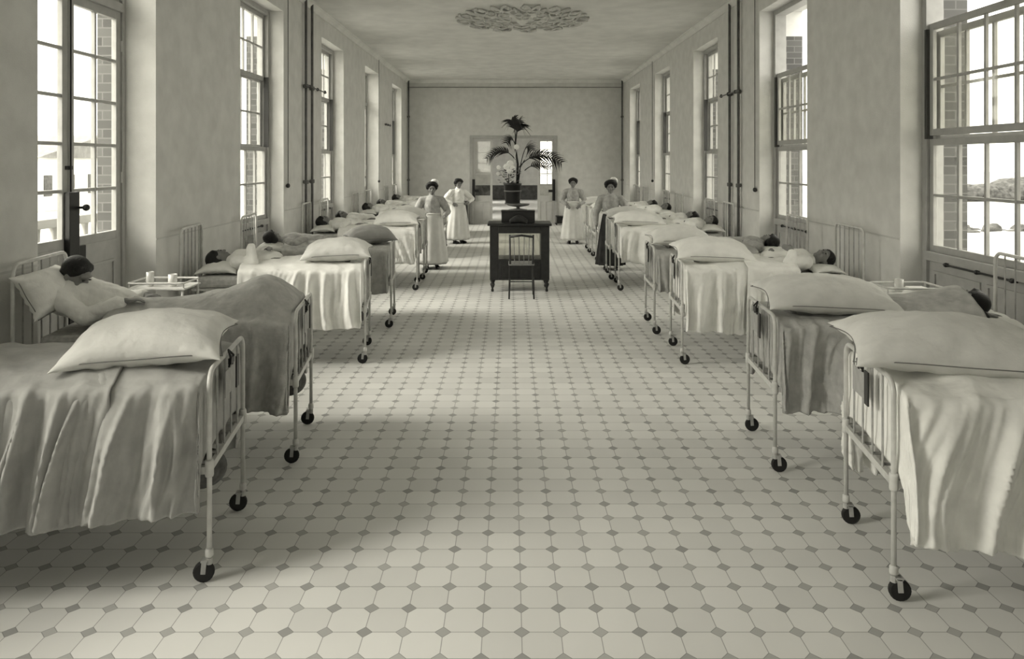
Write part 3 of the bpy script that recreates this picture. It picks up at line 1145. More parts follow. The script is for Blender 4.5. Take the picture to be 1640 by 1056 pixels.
def hand_geo(mb, wrist, d, nrm, sc=1.0, curl=0.5, right=1):
    """palm and five separate fingers; d points along the hand, nrm out of the back of it"""
    w = Vector(wrist)
    d = Vector(d).normalized()
    nrm = Vector(nrm)
    nrm = (nrm - d * nrm.dot(d)).normalized()
    s = d.cross(nrm) * right
    for k in range(4):
        o = (k - 1.5) * 0.018 * sc
        mb.cap(w + s * o * 0.6, w + d * 0.075 * sc + s * o, 0.014 * sc, 0.012 * sc, 8)
        L = (0.060, 0.072, 0.067, 0.052)[k] * sc
        p = w + d * 0.078 * sc + s * o * 1.05
        ang = 0.0
        for seg, fr in enumerate((0.45, 0.30, 0.25)):
            ang += curl * (0.5 + 0.35 * seg)
            q = p + (d * cos(ang) - nrm * sin(ang)) * L * fr
            mb.cap(p, q, (0.0088 - 0.0008 * seg) * sc, (0.0080 - 0.0008 * seg) * sc, 8)
            p = q
    p = w + d * 0.02 * sc - s * 0.022 * sc
    q = p + (d * 0.6 - s * 0.75 - nrm * 0.2).normalized() * 0.034 * sc
    mb.cap(p, q, 0.012 * sc, 0.010 * sc, 8)
    mb.cap(q, q + (d * 0.9 - s * 0.25 - nrm * 0.25 * (1 + curl)).normalized() * 0.030 * sc, 0.0098 * sc, 0.008 * sc, 8)

def place_head(mb, hair, eyes, pos, up, face, scale, style='child'):
    s = head_geo(mb, hair, eyes, scale, style)
    up = Vector(up).normalized()
    face = Vector(face)
    face = (face - up * face.dot(up)).normalized()
    Y = -face
    X = Y.cross(up)
    M = Matrix(((X.x, Y.x, up.x, pos[0]), (X.y, Y.y, up.y, pos[1]), (X.z, Y.z, up.z, pos[2]), (0, 0, 0, 1)))
    mb.xf(M, s[0]); hair.xf(M, s[1]); eyes.xf(M, s[2])
    return M

def patient(loc, rz, label, head, up, face, chest, hip, arms, gown_mat, sc=0.92, vox=0.007, fat=1.0, low=0.16, vo=0.0, legs=True):
    """a person in bed, in the bed's own axes (x from foot to head)"""
    root = empty('person', loc, rz)
    b, h, e, g = MB(), MB(), MB(), MB()
    M = place_head(b, h, e, head, up, face, sc)
    upv = Vector(up).normalized()
    neck = Vector(head) - upv * 0.075 * sc + Vector((0, 0, -0.01))
    chest, hip = Vector(chest), Vector(hip)
    b.cap(neck, chest + (neck - chest) * 0.25, 0.046 * sc, 0.052 * sc)
    ax = (chest - hip).normalized()
    sidev = Vector((0, 0, 1)).cross(ax).normalized()
    sw = 0.12 * fat
    b.chain([hip, chest], [0.10 * fat, 0.10 * fat])
    b.cap(chest - sidev * sw * 0.6, chest + sidev * sw * 0.6, 0.075, 0.075)
    g.chain([hip, (hip + chest) / 2, chest], [0.125 * fat, 0.118 * fat, 0.125 * fat], 16)
    g.cap(chest - sidev * sw * 0.75, chest + sidev * sw * 0.75, 0.088, 0.088)
    g.cap(chest + (neck - chest) * 0.2, chest + (neck - chest) * 0.72, 0.075, 0.056)
    for s, (elbow, wrist, hd, hn) in zip((-1, 1), arms):
        sh = chest + sidev * sw * s * 1.15 + ax * 0.02
        elbow, wrist = Vector(elbow), Vector(wrist)
        b.chain([sh, elbow, wrist], [0.046, 0.036, 0.024])
        hand_geo(b, wrist, hd, hn, 0.85, 0.45, s)
        cuff = elbow + (wrist - elbow) * 0.82
        g.chain([sh, elbow, cuff], [0.066, 0.058, 0.046], 12)
        g.cap(sh, sh + (elbow - sh) * 0.35, 0.074, 0.068)
    if legs:
        for s in (-1, 1):
            kn = Vector((0.62, s * 0.08 + vo, hip.z - 0.045))
            b.chain([hip + sidev * s * 0.06, kn, (low + 0.06, s * 0.07 + vo, hip.z - 0.04)], [0.08, 0.055, 0.035])
            b.cap((low + 0.05, s * 0.07 + vo, hip.z - 0.02), (low + 0.02, s * 0.08 + vo, hip.z + 0.04), 0.032, 0.024)
    # creases of the gown
    for i, v in enumerate(g.v):
        f = 0.010 * fbm(v[0] * 14, v[1] * 14, v[2] * 14 + head[0])
        g.v[i] = (v[0] + f, v[1] + f, v[2] + f)
    bo = b.build('body', M_face, root, remesh=vox, sm=3)
    h2 = h
    h2.build('hair', M_hair, root, remesh=0.008, sm=3)
    e.build('eye', M_eye, root, smooth=True)
    go = g.build('gown', gown_mat, root, remesh=0.011, sm=3)
    tex = bpy.data.textures.new('creases', 'CLOUDS')
    tex.noise_scale = 0.07
    dm = go.modifiers.new('creases', 'DISPLACE')
    dm.texture = tex
    dm.strength = 0.022
    dm.mid_level = 0.5
    tag(root, label, 'person')
    return root

# ------------------------------------------------------------------ laying the ward out
# side, foot centre (x, y), head centre (x, y)
HXL, HXR = XL + 0.075, XR - 0.075
SPOTS = [
    ('L', -1.480, 3.86, 3.62, 'nearest bed on the left'),
    ('L', -1.467, 5.24, 5.02, 'second bed on the left'),
    ('L', -1.480, 7.64, 7.42, 'third bed on the left'),
    ('L', -1.465, 9.20, 9.02, 'fourth bed on the left'),
    ('L', -1.470, 11.75, 11.6, 'fifth bed on the left'),
    ('L', -1.470, 12.78, 12.7, 'sixth bed on the left'),
    ('L', -1.475, 15.35, 15.3, 'seventh bed on the left'),
    ('L', -1.480, 16.70, 16.7, 'eighth bed on the left'),
    ('L', -1.485, 19.25, 19.2, 'ninth bed on the left'),
    ('L', -1.490, 20.60, 20.6, 'farthest bed on the left'),
    ('R', 1.800, 3.71, 3.45, 'nearest bed on the right'),
    ('R', 1.735, 5.10, 4.95, 'second bed on the right'),
    ('R', 1.715, 7.61, 7.50, 'third bed on the right'),
    ('R', 1.680, 8.86, 8.78, 'fourth bed on the right'),
    ('R', 1.700, 11.72, 11.6, 'fifth bed on the right'),
    ('R', 1.700, 12.78, 12.7, 'sixth bed on the right'),
    ('R', 1.720, 15.10, 15.1, 'seventh bed on the right'),
    ('R', 1.720, 16.45, 16.4, 'eighth bed on the right'),
    ('R', 1.740, 19.00, 19.0, 'ninth bed on the right'),
    ('R', 1.740, 20.40, 20.4, 'farthest bed on the right'),
]
bed0 = make_bed()
matt0 = mattress()
PLACES = []
for i, (side, fx, fy, hy, where) in enumerate(SPOTS):
    hx = HXL if side == 'L' else HXR
    rz = atan2(hy - fy, (hx - fx))
    # keep the head rail clear of the wall
    PLACES.append((side, (fx, fy, 0), rz, where))
    o = bed0 if i == 0 else copy_tree(bed0)
    o.location = (fx, fy, 0)
    o.rotation_euler = (0, 0, rz)
    tag(o, 'white enamelled iron hospital bed on casters, ' + where + ' of the aisle', 'bed', 'iron beds along both walls')
    t = matt0 if i == 0 else copy_tree(matt0)
    t.location = (fx, fy, 0)
    t.rotation_euler = (0, 0, rz)
    tag(t, 'thin ticking mattress raised on the ' + where, 'mattress', 'mattresses on the beds')

def bodyshape(amp, width=0.2, knee=0.0, foot=0.0, cy=0.0, start=0.45):
    def f(u, v):
        w = exp(-((v - cy) / width) ** 2)
        s = 1 / (1 + exp(-(u - start) * 12))
        z = amp * w * (s * (0.75 + 0.25 * sin(u * 5)))
        z += knee * w * exp(-((u - 0.75) / 0.16) ** 2)
        z += foot * exp(-(v / 0.27) ** 4) * exp(-((u - 0.24) / 0.20) ** 2)
        edge = max(0.0, abs(v) - 0.31)
        return z - 0.35 * edge
    return f

def put(o, i, dz=0.0, du=0.0):
    side, loc, rz, where = PLACES[i]
    o.location = (loc[0], loc[1], loc[2] + dz)
    o.rotation_euler = (0, 0, rz)
    return o

ZT = 0.965
# bed index: (blanket material, side drop, bump args, coverlet start or None, coverlet material)
BLK = {
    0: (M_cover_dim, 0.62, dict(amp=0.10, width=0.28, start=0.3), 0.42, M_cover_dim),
    1: (M_blanket, 0.60, dict(amp=0.16, width=0.25, foot=0.20, start=0.4), None, None),
    2: (M_cover, 0.60, dict(amp=0.10, width=0.25), None, None),
    3: (M_blanket, 0.55, dict(amp=0.15, width=0.22, start=0.7), None, None),
    4: (M_white, 0.55, dict(amp=0.08, width=0.25), None, None),
    5: (M_white, 0.5, dict(amp=0.08, width=0.25), None, None),
    6: (M_white, 0.5, dict(amp=0.08, width=0.25), None, None),
    7: (M_white, 0.5, dict(amp=0.08, width=0.25), None, None),
    8: (M_white, 0.5, dict(amp=0.08, width=0.25), None, None),
    9: (M_white, 0.5, dict(amp=0.08, width=0.25), None, None),
    10: (M_cover, 0.68, dict(amp=0.10, width=0.28, start=0.3), None, None),
    11: (M_blanket, 0.56, dict(amp=0.24, width=0.34, start=0.72), None, None),
    12: (M_white, 0.64, dict(amp=0.10, width=0.28), 0.62, M_white),
    13: (M_blanket, 0.45, dict(amp=0.16, width=0.24, start=0.7), None, None),
    14: (M_white, 0.55, dict(amp=0.12, width=0.28), None, None),
    15: (M_white, 0.5, dict(amp=0.08, width=0.25), None, None),
    16: (M_white, 0.5, dict(amp=0.08, width=0.25), None, None),
    17: (M_white, 0.5, dict(amp=0.08, width=0.25), None, None),
    18: (M_white, 0.5, dict(amp=0.08, width=0.25), None, None),
    19: (M_white, 0.5, dict(amp=0.08, width=0.25), None, None),
}
END = {0: 1.5, 1: 1.22, 2: 1.2, 3: 1.28, 10: 1.5, 11: 1.30, 12: 1.12, 13: 1.18}
COLN = {'linen': 'white', }
for i, (mt, sd, bk, cs, cm) in BLK.items():
    far = i % 10 >= 4
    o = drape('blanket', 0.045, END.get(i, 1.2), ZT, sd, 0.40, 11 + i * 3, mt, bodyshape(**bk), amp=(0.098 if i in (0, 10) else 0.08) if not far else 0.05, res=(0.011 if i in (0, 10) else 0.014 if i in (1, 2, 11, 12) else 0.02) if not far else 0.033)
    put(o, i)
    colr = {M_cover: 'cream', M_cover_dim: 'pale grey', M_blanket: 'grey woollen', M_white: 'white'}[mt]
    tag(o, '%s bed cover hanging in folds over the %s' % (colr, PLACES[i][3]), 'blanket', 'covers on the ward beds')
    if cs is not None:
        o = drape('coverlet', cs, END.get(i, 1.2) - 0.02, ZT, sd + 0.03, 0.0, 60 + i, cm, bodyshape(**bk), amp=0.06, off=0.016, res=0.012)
        put(o, i)
        tag(o, 'second cover with a straight hem laid over the %s' % PLACES[i][3], 'coverlet')

# pillows at the foot of the beds: (bed, u, v, z, half sizes, tilt about x, turn, material)
PIL = [
    (0, 0.36, 0.05, 1.095, (0.38, 0.29, 0.135), -0.12, 0.06, M_pillow, 'plump cream pillow'),
    (2, 0.30, 0.05, 1.09, (0.35, 0.27, 0.125), -0.10, 0.02, M_pillow, 'plump cream pillow'),
    (3, 0.28, 0.0, 1.08, (0.30, 0.26, 0.12), -0.1, 0.25, M_pillow_grey, 'dark grey pillow'),
    (4, 0.34, 0.05, 1.085, (0.36, 0.27, 0.125), -0.15, 0.0, M_white, 'bright white pillow'),
    (5, 0.32, 0.0, 1.08, (0.36, 0.27, 0.12), -0.1, 0.0, M_pillow, 'soft pale pillow'),
    (7, 0.3, 0.0, 1.07, (0.36, 0.26, 0.11), 0.0, 0.0, M_white, 'white pillow'),
    (10, 0.36, -0.03, 1.10, (0.49, 0.30, 0.14), 0.13, -0.04, M_pillow, 'large plump cream pillow'),
    (11, 0.42, -0.03, 1.09, (0.44, 0.29, 0.13), 0.13, 0.0, M_pillow, 'plump grey-white pillow'),
    (12, 0.36, -0.03, 1.09, (0.40, 0.28, 0.13), 0.15, 0.0, M_white, 'plump white pillow'),
    (13, 0.36, 0.0, 1.09, (0.38, 0.27, 0.13), 0.1, 0.05, M_white, 'soft white pillow'),
    (14, 0.34, 0.0, 1.085, (0.42, 0.27, 0.125), 0.1, 0.0, M_white, 'plump white pillow'),
    (15, 0.34, 0.0, 1.085, (0.40, 0.27, 0.125), 0.05, 0.0, M_pillow, 'soft pale pillow'),
    (16, 0.3, 0.0, 1.07, (0.38, 0.27, 0.11), 0.0, 0.0, M_white, 'white pillow'),
    (17, 0.3, 0.0, 1.07, (0.38, 0.27, 0.11), 0.0, 0.0, M_pillow, 'pale pillow'),
]
def in_bed(i, u, v, z):
    side, loc, rz, where = PLACES[i]
    p = Matrix.Rotation(rz, 4, 'Z') @ Vector((u, v, z))
    return Vector((loc[0] + p.x, loc[1] + p.y, p.z)), rz
for (i, u, v, z, hs, tl, tn, mt, lb) in PIL:
    o = cushion('pillow', None, hs[0], hs[1], hs[2], i * 1.7, mt)
    p, rz = in_bed(i, u, v, z)
    o.location = p
    o.rotation_euler = (tl, 0.03, rz + tn)
    tag(o, lb + ' lying on the foot end of the ' + PLACES[i][3], 'pillow', 'pillows on the foot ends')

# ------------------------------------------------------------------ patients
Z0 = 0.90
def arms_rest(v=0.0, u=1.12):
    return [((u + 0.06, v - 0.22, 0.99), (u - 0.06, v - 0.09, 1.05), (-0.5, 1, 0), (0, 0, 1)),
            ((u + 0.06, v + 0.22, 0.99), (u - 0.06, v + 0.09, 1.05), (-0.5, -1, 0), (0, 0, 1))]
# near side of a left bed is +v, of a right bed -v
side, loc, rz, wh = PLACES[1]
patient(loc, rz, 'dark-haired person in white shirt propped up in the second bed on the left',
        (1.49, 0.06, 1.22), (-0.5, 0.1, 1), (-0.7, 0.25, -0.8), (1.56, 0.02, 1.10), (1.26, 0.0, 0.98),
        [((1.32, -0.22, 1.02), (1.10, -0.12, 1.05), (-1, 0.4, 0), (0, 0, 1)),
         ((1.36, 0.24, 0.98), (1.14, 0.16, 1.06), (-1, -0.3, 0.1), (0, 0, 1))], M_white, 1.0, fat=1.25)
side, loc, rz, wh = PLACES[2]
patient(loc, rz, 'dark-haired patient in white lying back in the third bed on the left',
        (1.47, 0.03, 1.02), (1, 0, 0.35), (-0.2, -0.5, 1), (1.25, 0.0, 0.985), (0.95, 0.0, 0.96),
        [((1.12, -0.22, 0.99), (1.00, -0.05, 1.10), (-0.3, 1, 0.2), (0, 0, 1)),
         ((1.10, 0.22, 1.00), (1.14, 0.12, 1.17), (0.2, -0.6, 1), (0, 1, 0))], M_white)
side, loc, rz, wh = PLACES[3]
patient(loc, rz, 'dark-haired patient under a grey blanket in the fourth bed on the left',
        (1.44, 0.05, 1.06), (1, 0, 0.5), (0, -1, 0.4), (1.22, 0.0, 1.0), (0.9, 0.0, 0.97), arms_rest(), M_dress)
side, loc, rz, wh = PLACES[11]
patient(loc, rz, 'dark-haired patient in dark clothes turned away in the second bed on the right',
        (1.36, -0.02, 1.05), (1, 0.0, 0.25), (0.1, 1, 0.5), (1.19, 0.0, 0.99), (0.95, 0.0, 0.95),
        [((1.24, -0.17, 0.92), (1.40, -0.16, 0.99), (1, 0.3, 0), (0, 0, 1)), ((1.24, 0.17, 0.92), (1.38, 0.16, 0.99), (1, -0.3, 0), (0, 0, 1))], M_dark)
side, loc, rz, wh = PLACES[12]
patient(loc, rz, 'patient in a white gown lying back in the third bed on the right',
        (1.47, -0.04, 1.02), (1, 0, 0.18), (-0.15, -0.55, 0.8), (1.24, 0.0, 0.985), (0.95, 0.0, 0.96),
        [((1.06, -0.26, 0.99), (1.12, -0.19, 1.10), (-0.5, 0.2, 0.3), (0, -1, 0.3)), ((1.08, 0.22, 1.0), (0.98, 0.06, 1.08), (-0.3, -1, 0), (0, 0, 1))], M_white)
side, loc, rz, wh = PLACES[13]
patient(loc, rz, 'dark-haired patient in grey under a grey blanket in the fourth bed on the right',
        (1.42, 0.04, 1.04), (1, 0.1, 0.2), (-0.1, 1, 0.6), (1.22, 0.0, 0.985), (0.9, 0.0, 0.97), arms_rest(0, 1.16), M_dress)
FARP = [(4, 'white', 'fifth bed on the left', 1), (5, 'white', 'sixth bed on the left', -1), (6, 'white', 'seventh bed on the left', 1),
        (7, 'white', 'eighth bed on the left', -1), (8, 'white', 'ninth bed on the left', 1),
        (14, 'white', 'fifth bed on the right', 1), (15, 'white', 'sixth bed on the right', -1), (16, 'white', 'seventh bed on the right', 1),
        (17, 'white', 'eighth bed on the right', -1)]
for i, c, w, s in FARP:
    side, loc, rz, wh = PLACES[i]
    patient(loc, rz, 'small dark-haired patient in a white gown lying in the ' + w,
            (1.45 + 0.02 * s, 0.03 * s, 1.05), (1, 0, 0.3), (-0.1, -0.6 * s, 0.8), (1.24, 0.0, 0.99), (0.95, 0.0, 0.96), arms_rest(), M_white, vox=0.009)

# pillows and cushions under the patients' heads
HP = [(2, 1.44, 0.0, 0.93, (0.20, 0.30, 0.07)), (3, 1.44, 0.0, 0.94, (0.20, 0.30, 0.08)), (11, 1.42, 0.0, 0.93, (0.22, 0.31, 0.07)),
      (12, 1.46, 0.0, 0.915, (0.16, 0.30, 0.05)), (13, 1.42, 0.0, 0.93, (0.2, 0.3, 0.06))] + \
     [(i, 1.45, 0.0, 0.94, (0.19, 0.3, 0.07)) for i in (4, 5, 6, 7, 8, 14, 15, 16, 17)]
for (i, u, v, z, hs) in HP:
    o = cushion('head_pillow', None, hs[0], hs[1], hs[2], i * 0.9, M_white, seam=False, n=18)
    p, rz = in_bed(i, u, v, z)
    o.location = p
    o.rotation_euler = (0, 0, rz)
    tag(o, "flat white pillow under the patient's head in the " + PLACES[i][3], 'pillow', 'pillows under the heads')
o = cushion('head_pillow', None, 0.16, 0.30, 0.13, 3.3, M_white)
p, rz = in_bed(1, 1.64, 0.10, 1.14)
o.location = p
o.rotation_euler = (0, radians(-62), rz)
tag(o, 'tall white pillow standing against the head rail of the second bed on the left', 'pillow')

# ------------------------------------------------------------------ chart cards, clips, bundles
def chart(i, v0, label):
    p, rz = in_bed(i, -0.02, v0, 0.0)
    r = empty('bed_chart', p, rz)
    m = MB(); m.box(-0.010, -0.006, -0.06, 0.12, 0.81, 0.94); m.build('card', M_card, r)
    s = 1
    m = MB(); m.box(-0.018, -0.011, s * -0.115 - 0.027, s * -0.115 + 0.027, 0.80, 0.965); m.build('dark_sleeve', M_black, r)
    m = MB(); m.tube([(-0.006, -0.03, 0.94), (-0.014, -0.03, 0.99), (0.004, 0.0, 1.022), (-0.014, 0.03, 0.99), (-0.006, 0.03, 0.94)], 0.006, 6)
    m.box(-0.018, -0.002, -0.035, 0.035, 0.955, 0.985)
    m.build('clip', M_black, r)
    tag(r, label + ', ' + PLACES[i][3], 'chart', 'record cards on the foot rails')
for i in (0, 1, 2, 4, 10, 11, 12, 13, 14):
    chart(i, 0.05 if PLACES[i][0] == 'L' else 0.02, 'record card and dark sleeve on the foot rail')
def bundle(i, v, label):
    p, rz = in_bed(i, 0.07, v, 0.0)
    r = empty('hanging_bundle', p, rz)
    m = MB()
    m.ball((0.03, 0, 0.42), (0.10, 0.085, 0.10), 18, 12)
    for q, vv in enumerate(m.v):
        f = 0.012 * sin(vv[1] * 60)
        m.v[q] = (vv[0] + f, vv[1], vv[2])
    m.build('cloth', M_grime, r, smooth=True)
    m = MB(); m.tube([(0.03, -0.06, 0.46), (0.03, -0.05, 0.53)], 0.006, 6); m.tube([(0.03, 0.06, 0.46), (0.03, 0.05, 0.53)], 0.006, 6)
    m.build('strap', M_dark, r)
    tag(r, label, 'bundle')
bundle(0, 0.06, 'grey rounded bundle slung under the foot end of the nearest bed on the left')
bundle(1, -0.05, 'grey rounded bundle slung under the foot end of the second bed on the left')
bundle(2, -0.05, 'grey rounded bundle slung under the foot end of the third bed on the left')

# ------------------------------------------------------------------ night tables with their cups
def night_table(x, y, label):
    r = empty('night_table', (x, y, 0))
    m = MB(); m.box(-0.24, 0.24, -0.17, 0.17, 0.935, 0.95); m.build('table_top', M_bed, r, bevel=0.004)
    for sx in (-1, 1):
        for sy in (-1, 1):
            m = MB(); m.tube([(sx * 0.22, sy * 0.15, 0.0), (sx * 0.22, sy * 0.15, 0.935)], 0.010, 8); m.build('leg', M_bed, r, smooth=True)
    m = MB(); m.box(-0.22, 0.22, -0.15, 0.15, 0.34, 0.352); m.build('shelf', M_bed, r)
    m = MB()
    pts = []
    for cx_, cy_, a0 in ((0.20, 0.13, 0), (-0.20, 0.13, pi / 2), (-0.20, -0.13, pi), (0.20, -0.13, 1.5 * pi)):
        for k in range(4):
            a = a0 + pi / 2 * k / 3
            pts.append((cx_ + 0.03 * cos(a), cy_ + 0.03 * sin(a), 0.99))
    pts.append(pts[0])
    m.tube(pts, 0.008, 8, cap=False)
    for sx in (-1, 1):
        for sy in (-1, 1):
            m.tube([(sx * 0.225, sy * 0.14, 0.94), (sx * 0.225, sy * 0.14, 0.99)], 0.007, 6)
    m.build('gallery_rail', M_bed, r, smooth=True)
    tag(r, label, 'table')
night_table(-2.92, 6.22, 'white metal night table with a rail between the second and third left beds')
night_table(3.22, 5.98, 'white metal night table with a rail between the second and third right beds')
def cup(x, y, r, h, label, mt=None, name='cup'):
    m = MB()
    m.lathe([(r * 0.7, 0.0), (r * 0.85, 0.004), (r, h * 0.4), (r, h), (r * 0.9, h), (r * 0.88, h * 0.4), (r * 0.6, 0.012), (0.001, 0.012)], 20)
    o = m.build(name, mt or M_china, None, smooth=True)
    o.location = (x, y, 0.9505)
    tag(o, label, 'cup')
cup(3.13, 5.93, 0.034, 0.10, 'white china mug on the right night table')
cup(-3.02, 6.18, 0.030, 0.12, 'tall pale beaker on the left night table, nearer the wall')
cup(-2.83, 6.18, 0.036, 0.10, 'pale cup on the left night table, nearer the aisle')
m = MB(); m.box(-0.07, 0.07, -0.05, 0.05, 0, 0.02); o = m.build('folded_cloth', M_white, None, bevel=0.006)
o.location = (3.32, 6.02, 0.9505); tag(o, 'small folded white cloth on the right night table', 'cloth')

# ------------------------------------------------------------------ desk, chair, plants in the aisle
desk = empty('cabinet_desk', (0.145, 11.5, 0))
tag(desk, 'tall dark wooden cabinet desk with a glazed opening in the middle of the aisle', 'desk')
DW, DD, DH = 0.455, 0.26, 1.045
m = MB(); m.box(-DW - 0.035, DW + 0.035, -DD - 0.03, DD + 0.03, DH - 0.035, DH); m.build('top', M_wood, desk, bevel=0.008)
m = MB()
for s in (-1, 1):
    m.box(min(s * DW, s * (DW - 0.13)), max(s * DW, s * (DW - 0.13)), -DD, DD, 0.18, DH - 0.035)
m.box(-DW + 0.13, DW - 0.13, -DD, DD, DH - 0.15, DH - 0.035)
m.box(-DW + 0.13, DW - 0.13, -DD, DD, 0.18, 0.50)
m.build('carcass', M_wood, desk, bevel=0.006)
m = MB(); m.box(-DW + 0.13, DW - 0.13, -DD + 0.02, -DD + 0.026, 0.50, DH - 0.15)
m.build('glass_pane', M_glass, desk)
m = MB(); m.box(-DW + 0.13, DW - 0.13, DD - 0.026, DD - 0.02, 0.50, DH - 0.15); m.build('glass_pane', M_glass, desk)
for s in (-1, 1):
    m = MB()
    cxx = s * 0.16 - 0.0
    m.box(cxx - 0.14, cxx + 0.14, -DD - 0.012, -DD, 0.22, 0.46)
    m.build('panel', M_wood, desk, bevel=0.008)
for sx in (-1, 1):
    for sy in (-1, 1):
        m = MB()
        m.lathe([(0.018, 0.0), (0.022, 0.02), (0.014, 0.05), (0.034, 0.10), (0.036, 0.12), (0.02, 0.14), (0.034, 0.16), (0.034, 0.18)], 14, (sx * (DW - 0.04), sy * (DD - 0.04), 0))
        m.build('leg', M_wood, desk, smooth=True)

ch = empty('chair', (0.165, 10.86, 0))
tag(ch, 'small dark wooden chair facing the cabinet desk in the aisle', 'chair')
m = MB(); m.box(-0.19, 0.19, -0.18, 0.18, 0.48, 0.505); m.build('seat', M_woodmid, ch, bevel=0.012)
for sx in (-1, 1):
    m = MB(); m.tube([(sx * 0.165, 0.15, 0.49), (sx * 0.18, 0.17, 0.0)], [0.016, 0.012], 8); m.build('leg', M_wood, ch, smooth=True)
    m = MB(); m.tube([(sx * 0.18, -0.20, 0.0), (sx * 0.165, -0.16, 0.5), (sx * 0.17, -0.20, 0.93)], [0.012, 0.016, 0.013], 8); m.build('leg', M_wood, ch, smooth=True)
m = MB(); m.tube([(-0.175, -0.20, 0.90), (0, -0.215, 0.925), (0.175, -0.20, 0.90)], 0.017, 8); m.build('top_rail', M_wood, ch, smooth=True)
for k in range(4):
    x = -0.10 + k * 0.067
    m = MB(); m.tube([(x, -0.165, 0.505), (x * 1.12, -0.205, 0.90)], 0.006, 7); m.build('back_spindle', M_woodmid, ch)
m = MB()
for sx in (-1, 1):
    m = MB(); m.tube([(sx * 0.17, -0.18, 0.22), (sx * 0.17, 0.165, 0.22)], 0.008, 7); m.build('stretcher', M_wood, ch)
m = MB(); m.tube([(-0.17, 0, 0.22), (0.17, 0, 0.22)], 0.008, 7); m.build('stretcher', M_wood, ch)
for y in (-0.165, 0.14):
    m = MB(); m.box(-0.165, 0.165, y, y + 0.015, 0.42, 0.48); m.build('seat_rail', M_wood, ch)

bx = MB(); bx.box(-0.26, 0.26, -0.14, 0.14, 0, 0.175)
bx.box(-0.265, 0.265, -0.145, 0.145, 0.165, 0.18)
o = bx.build('black_box', M_black, None, bevel=0.004); o.location = (0.125, 11.60, DH)
tag(o, 'long black box lying on top of the cabinet desk', 'box')
m = MB()
for k in range(9):
    t = k / 8
    m.ball((-0.11 + 0.22 * t, 0, 0.035 + 0.035 * sin(t * pi)), (0.035, 0.06, 0.045 + 0.02 * sin(t * pi)), 10, 8)
o = m.build('cloth_bag', M_dark, None, remesh=0.01, sm=3); o.location = (0.13, 11.33, DH - 0.006)
tag(o, 'dark rounded bag on the front edge of the cabinet desk', 'bag')
st = MB(); st.lathe([(0.14, 0), (0.15, 0.012), (0.03, 0.03), (0.025, 0.05), (0.16, 0.075), (0.185, 0.095), (0.18, 0.10), (0.02, 0.085)], 30)
o = st.build('footed_dish', M_pipe, None, smooth=True); o.location = (0.125, 11.60, DH + 0.18)
tag(o, 'round footed metal dish under the plant pot on the black box', 'dish')
pot = empty('plant_pot', (0.04, 11.60, DH + 0.275))
m = MB(); m.lathe([(0.001, 0.0), (0.11, 0.0), (0.115, 0.01), (0.135, 0.30), (0.145, 0.305), (0.145, 0.33), (0.12, 0.33), (0.115, 0.28), (0.001, 0.28)], 26)
m.build('tub', M_black, pot, smooth=True)
m = MB(); m.lathe([(0.12, 0.0), (0.124, 0.0), (0.127, 0.02), (0.12, 0.02)], 26)
m.lathe([(0.133, 0.2), (0.137, 0.2), (0.138, 0.22), (0.13, 0.22)], 26); m.build('hoop', M_pipe, pot)
tag(pot, 'dark wooden plant tub on the dish above the cabinet desk', 'plant pot')

rp = random.Random(21)
def frond(m, base, az, length, rise, droop, nl, lw, leaflen, seed, roll=1.15):
    """one feathered palm frond: arching rib and rows of narrow leaflets"""
    r = random.Random(seed)
    pts = []
    d = Vector((cos(az), sin(az), 0))
    for k in range(15):
        t = k / 14
        pts.append(Vector(base) + d * (length * (t ** 1.15)) + Vector((0, 0, rise * sin(min(t * 1.9, pi / 2 + t * 0.4)) - droop * t * t)))
    m.tube(pts, [0.008 * (1 - 0.75 * k / 14) for k in range(15)], 6)
    for q in range(nl):
        t = 0.30 + 0.70 * q / (nl - 1)
        f = t * 14
        i = min(13, int(f))
        p = pts[i].lerp(pts[i + 1], f - i)
        tg = (pts[i + 1] - pts[i]).normalized()
        sd = tg.cross(Vector((0, 0, 1)))
        if sd.length < 0.1:
            sd = Vector((1, 0, 0))
        sd.normalize()
        nn = sd.cross(tg)
        sv = (sd * cos(roll) + nn * sin(roll)).normalized()
        L = leaflen * (0.55 + 0.7 * sin(pi * min(1, t * 0.95))) * r.uniform(0.85, 1.1)
        for s in (-1, 1):
            dr = (tg * 0.70 + sv * s * 0.75 + sd * s * 0.3 + Vector((0, 0, 0.35))).normalized()
            prev = None
            w = lw
            vs, fs = [], []
            for e in range(5):
                u = e / 4
                c = p + dr * L * u + Vector((0, 0, -L * 0.45 * u * u))
                hw_ = w * (0.35 + 0.9 * sin(pi * min(1, u + 0.12))) * (1 - u * 0.92)
                wd = tg * hw_
                th = Vector((0, 0, 0.0012))
                vs += [c - wd + th, c + wd + th, c + wd - th, c - wd - th]
            for e in range(4):
                b0 = e * 4
                for z in range(4):
                    fs.append((b0 + z, b0 + (z + 1) % 4, b0 + 4 + (z + 1) % 4, b0 + 4 + z))
            fs.append((3, 2, 1, 0)); fs.append((16, 17, 18, 19))
            m.add(vs, fs)
palm = empty('potted_palm', (0.06, 11.62, DH + 0.275 + 0.28))
tag(palm, 'slender dark feather palm rising out of the tub above the cabinet desk', 'palm')
m = MB()
m.tube([(0.05, 0, 0.0), (0.06, 0.0, 0.35), (0.02, 0, 0.62), (0.03, 0, 0.82)], [0.02, 0.018, 0.016, 0.01], 8)
m.tube([(0.06, 0, 0.0), (0.10, 0, 0.3), (0.17, 0, 0.42)], [0.012, 0.009, 0.006], 8)
m.build('stem', M_leaf, palm, smooth=True)
